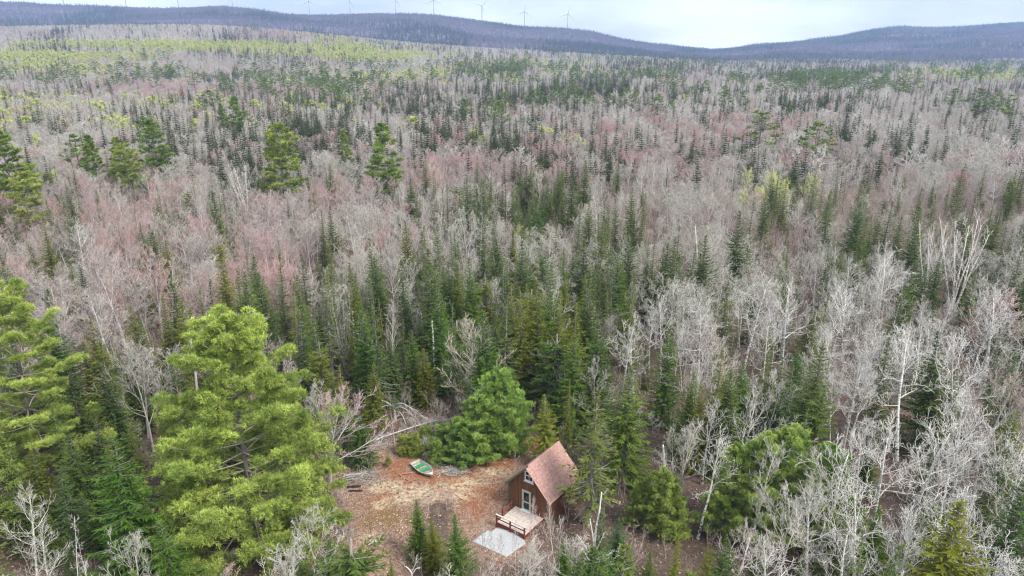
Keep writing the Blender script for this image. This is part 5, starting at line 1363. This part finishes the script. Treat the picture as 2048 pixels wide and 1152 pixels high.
stuff(ob('leaf_litter', mesh_from('leaf_litter', [(V, T, dict(tip=tv), 'leaf_tan')])), 'dry tan and brown leaves scattered over the clearing', 'leaves')
x, y, z = in_clearing(26000, strw)
P = np.stack([x, y, z], 1)
D = np.stack([r.normal(0, .8, len(x)), r.normal(0, .8, len(x)), r.uniform(.1, .8, len(x))], 1)
V, T, tip = leaf_tris(P, D, r.uniform(.14, .32, len(x)), r.uniform(.03, .06, len(x)), r)
stuff(ob('dry_grass', mesh_from('dry_grass', [(V, T, dict(tip=np.repeat(r.rand(len(x)) * .6, 3)), 'straw')])), 'pale flattened dry grass in patches on the clearing', 'grass')
nn = 420
x = r.uniform(-18, 6, nn); y = r.uniform(38, 62, nn); k = inside(CLEAR, x, y) & ~inside(sp, x, y); x, y = x[k], y[k]
L = r.uniform(.3, 1.6, len(x)); an = r.uniform(0, 6.28, len(x)); z = gz(x, y)
P0 = np.stack([x, y, z + .05], 1); P1 = P0 + np.stack([np.cos(an) * L, np.sin(an) * L, r.uniform(0, .12, len(x))], 1)
V, T = seg_mesh(P0, P1, np.full(len(x), .016), np.full(len(x), .006))
stuff(ob('fallen_twigs', mesh_from('fallen_twigs', [(V, T, {}, 'dead_wood')])), 'grey fallen twigs scattered on the clearing', 'twigs')
def brush(px, py, rx, ry, hh, nn, seed, mat, label):
    r = np.random.RandomState(seed); c0 = np.array(hit(px, py, .1)); a = r.uniform(0, 6.28, nn)
    x = c0[0] + r.normal(0, rx * .5, nn); y = c0[1] + r.normal(0, ry * .5, nn); z = gz(x, y) + r.uniform(.03, hh, nn) * np.exp(-((x - c0[0]) / rx) ** 2 - ((y - c0[1]) / ry) ** 2)
    L = r.uniform(.4, 1.5, nn); d = np.stack([np.cos(a), np.sin(a), r.normal(0, .15, nn)], 1)
    V, T = seg_mesh(np.stack([x, y, z], 1) - d * L[:, None] / 2, np.stack([x, y, z], 1) + d * L[:, None] / 2, r.uniform(.012, .03, nn), np.full(nn, .006))
    stuff(ob('brush_pile', mesh_from('brush_pile', [(V, T, {}, mat)])), label, 'brush pile')
brush(872, 926, .9, .7, .4, 60, 3, 'dead_wood', 'heap of grey dead branches just right of the boat')
brush(908, 944, 1.3, .8, .45, 170, 4, 'hardwood_bark', 'dark twiggy brush heap below the low round pine')
brush(872, 848, 1.7, 1.2, .9, 150, 5, 'hardwood_bark', 'tangle of grey dead branches at the end of the fallen log')
brush(763, 885, 1.4, 1.8, .35, 110, 6, 'dead_wood', 'scattered grey branches between the dense spruce and the pine saplings')
brush(730, 955, 1.6, 1.2, .8, 160, 7, 'hardwood_bark', 'low grey brush beside the pile of grey boards')
nn = 11000
y = np.sqrt(r.uniform(24 ** 2, 210 ** 2, nn)); x = r.uniform(-1, 1, nn) * (y * .84 + 8)
lx = (x - CAB[0]) * GV[0] + (y - CAB[1]) * GV[1]; ly = -(x - CAB[0]) * GV[1] + (y - CAB[1]) * GV[0]
k = ~inside(CLEAR, x, y) & ~((lx > -1) & (lx < W_ + .4) & (ly > -3.4) & (ly < D_ + .5))
x, y = x[k], y[k]; nn = len(x)
ms = [p.joined for p in NEAR['sapling']] + [p.joined for p in NEAR['hardwood'][:1]]
hs = np.array([p.H for p in NEAR['sapling']] + [12.])
idx = r.choice(len(ms), nn, p=[.45, .45, .1]); s = (r.uniform(1.2, 3.2, nn) + np.clip((y - 60) / 60, 0, 1) * r.uniform(.3, 1.6, nn)) / hs[idx]; wd_ = r.uniform(1.2, 2.0, nn)
gn_stuff('undergrowth', ms, np.stack([x, y, gz(x, y)], 1), np.stack([r.normal(0, .08, nn), r.normal(0, .08, nn), r.uniform(0, 6.28, nn)], 1), np.stack([s * wd_, s * wd_, s], 1), idx, 'low bare brush and seedlings under the near trees', 'undergrowth')
# dead leaves on the forest floor beyond the clearing
nn = 26000
y = np.sqrt(r.uniform(26 ** 2, 75 ** 2, nn)); x = r.uniform(-1, 1, nn) * (y * .8 + 4); k = ~inside(CLEAR, x, y); x, y = x[k], y[k]; z = gz(x, y)
an = r.uniform(0, 6.28, len(x)); D = np.stack([np.cos(an), np.sin(an), r.uniform(-.2, .4, len(x))], 1)
V, T, tip = leaf_tris(np.stack([x, y, z + .03], 1), D, r.uniform(.12, .26, len(x)), r.uniform(.09, .18, len(x)), r)
stuff(ob('forest_litter', mesh_from('forest_litter', [(V, T, dict(tip=np.repeat(r.rand(len(x)) ** .6, 3)), 'leaf_tan')])), 'brown dead leaves on the forest floor', 'leaves')

# ------------------------------------------------------------------ wind turbines on the left ridge
tw_ = tube([(0, 0, -6), (0, 0, 40), (0, 0, 80)], [2.3, 1.9, 1.5], 10)
nac = join([box(-2, 2, -3.2, 6, 79.2, 83)])
hubm = tube([(0, -3.2, 81), (0, -5.0, 81), (0, -6.2, 81)], [1.5, 1.4, .5], 10)
bl_ = tube([(0, 0, 1), (0, 0, 9), (0, 0, 26), (0, 0, 46)], [.85, 1.5, .95, .25], 6)
bl_ = (bl_[0] * [1, .45, 1], bl_[1])
tm = [mesh_from(n_, [(*v, {}, 'turbine_white')]) for n_, v in (('tower', tw_), ('nacelle', nac), ('hub', hubm), ('blade', bl_))]
for k, (px, ang, lb) in enumerate([(129, 20, 'leftmost wind turbine, only the foot of its tower in view'), (253, 50, 'second wind turbine tower from the left, cut off by the top edge'), (358, 0, 'third wind turbine tower from the left, cut off by the top edge'), (466, 80, 'fourth wind turbine tower from the left, cut off by the top edge'),
        (620, 0, 'wind turbine with two blades in view, leftmost showing its rotor'), (701, 35, 'wind turbine tower cut off at the top between two rotors, left one'), (792, 30, 'wind turbine tower at the left end of the dark hilltop spruces'), (868, 0, 'wind turbine with hub at the top edge above the dark hilltop'),
        (964, 45, 'wind turbine with a Y shaped rotor at the right of the dark hilltop'), (1049, 8, 'second wind turbine from the right on the falling ridge'), (1135, 12, 'rightmost wind turbine where the ridge falls to the valley')]):
    Yr = 3600.0; x = (px - 1024) / F_PX * Yr * (CP + (-(np.interp(px, SKYL[:, 0], SKYL[:, 1]) - 576) / F_PX) * SP) ** -1
    o = ob('wind_turbine', None, None, (x, Yr, float(terrain(x, Yr))), (0, 0, math.radians(8 + 4 * (k % 3))))
    for n_, m_ in zip(('tower', 'nacelle', 'hub'), tm): ob(n_, m_, o)
    for j in range(3): ob('blade', tm[3], o, (0, -5.2, 81), (0, math.radians(ang + 120 * j), 0))
    tag(o, lb, 'wind turbine', 'wind turbines on the ridge')

# ------------------------------------------------------------------ haze
hv = ob('haze', mesh_from('haze', [(*box(-4650, 4650, -230, 5850, -200, 460), {}, 'forest_floor')]))
hv.data.materials.clear()
m = bpy.data.materials.new('haze'); m.use_nodes = True; t = m.node_tree; t.nodes.clear()
o_ = t.nodes.new('ShaderNodeOutputMaterial'); pv = t.nodes.new('ShaderNodeVolumePrincipled')
pv.inputs['Color'].default_value = (0.44, 0.62, 1.0, 1)
pv.inputs['Density'].default_value = 0.00016
t.links.new(pv.outputs[0], o_.inputs['Volume'])
hv.data.materials.append(m)
stuff(hv, 'pale blue haze over the valley', 'haze')
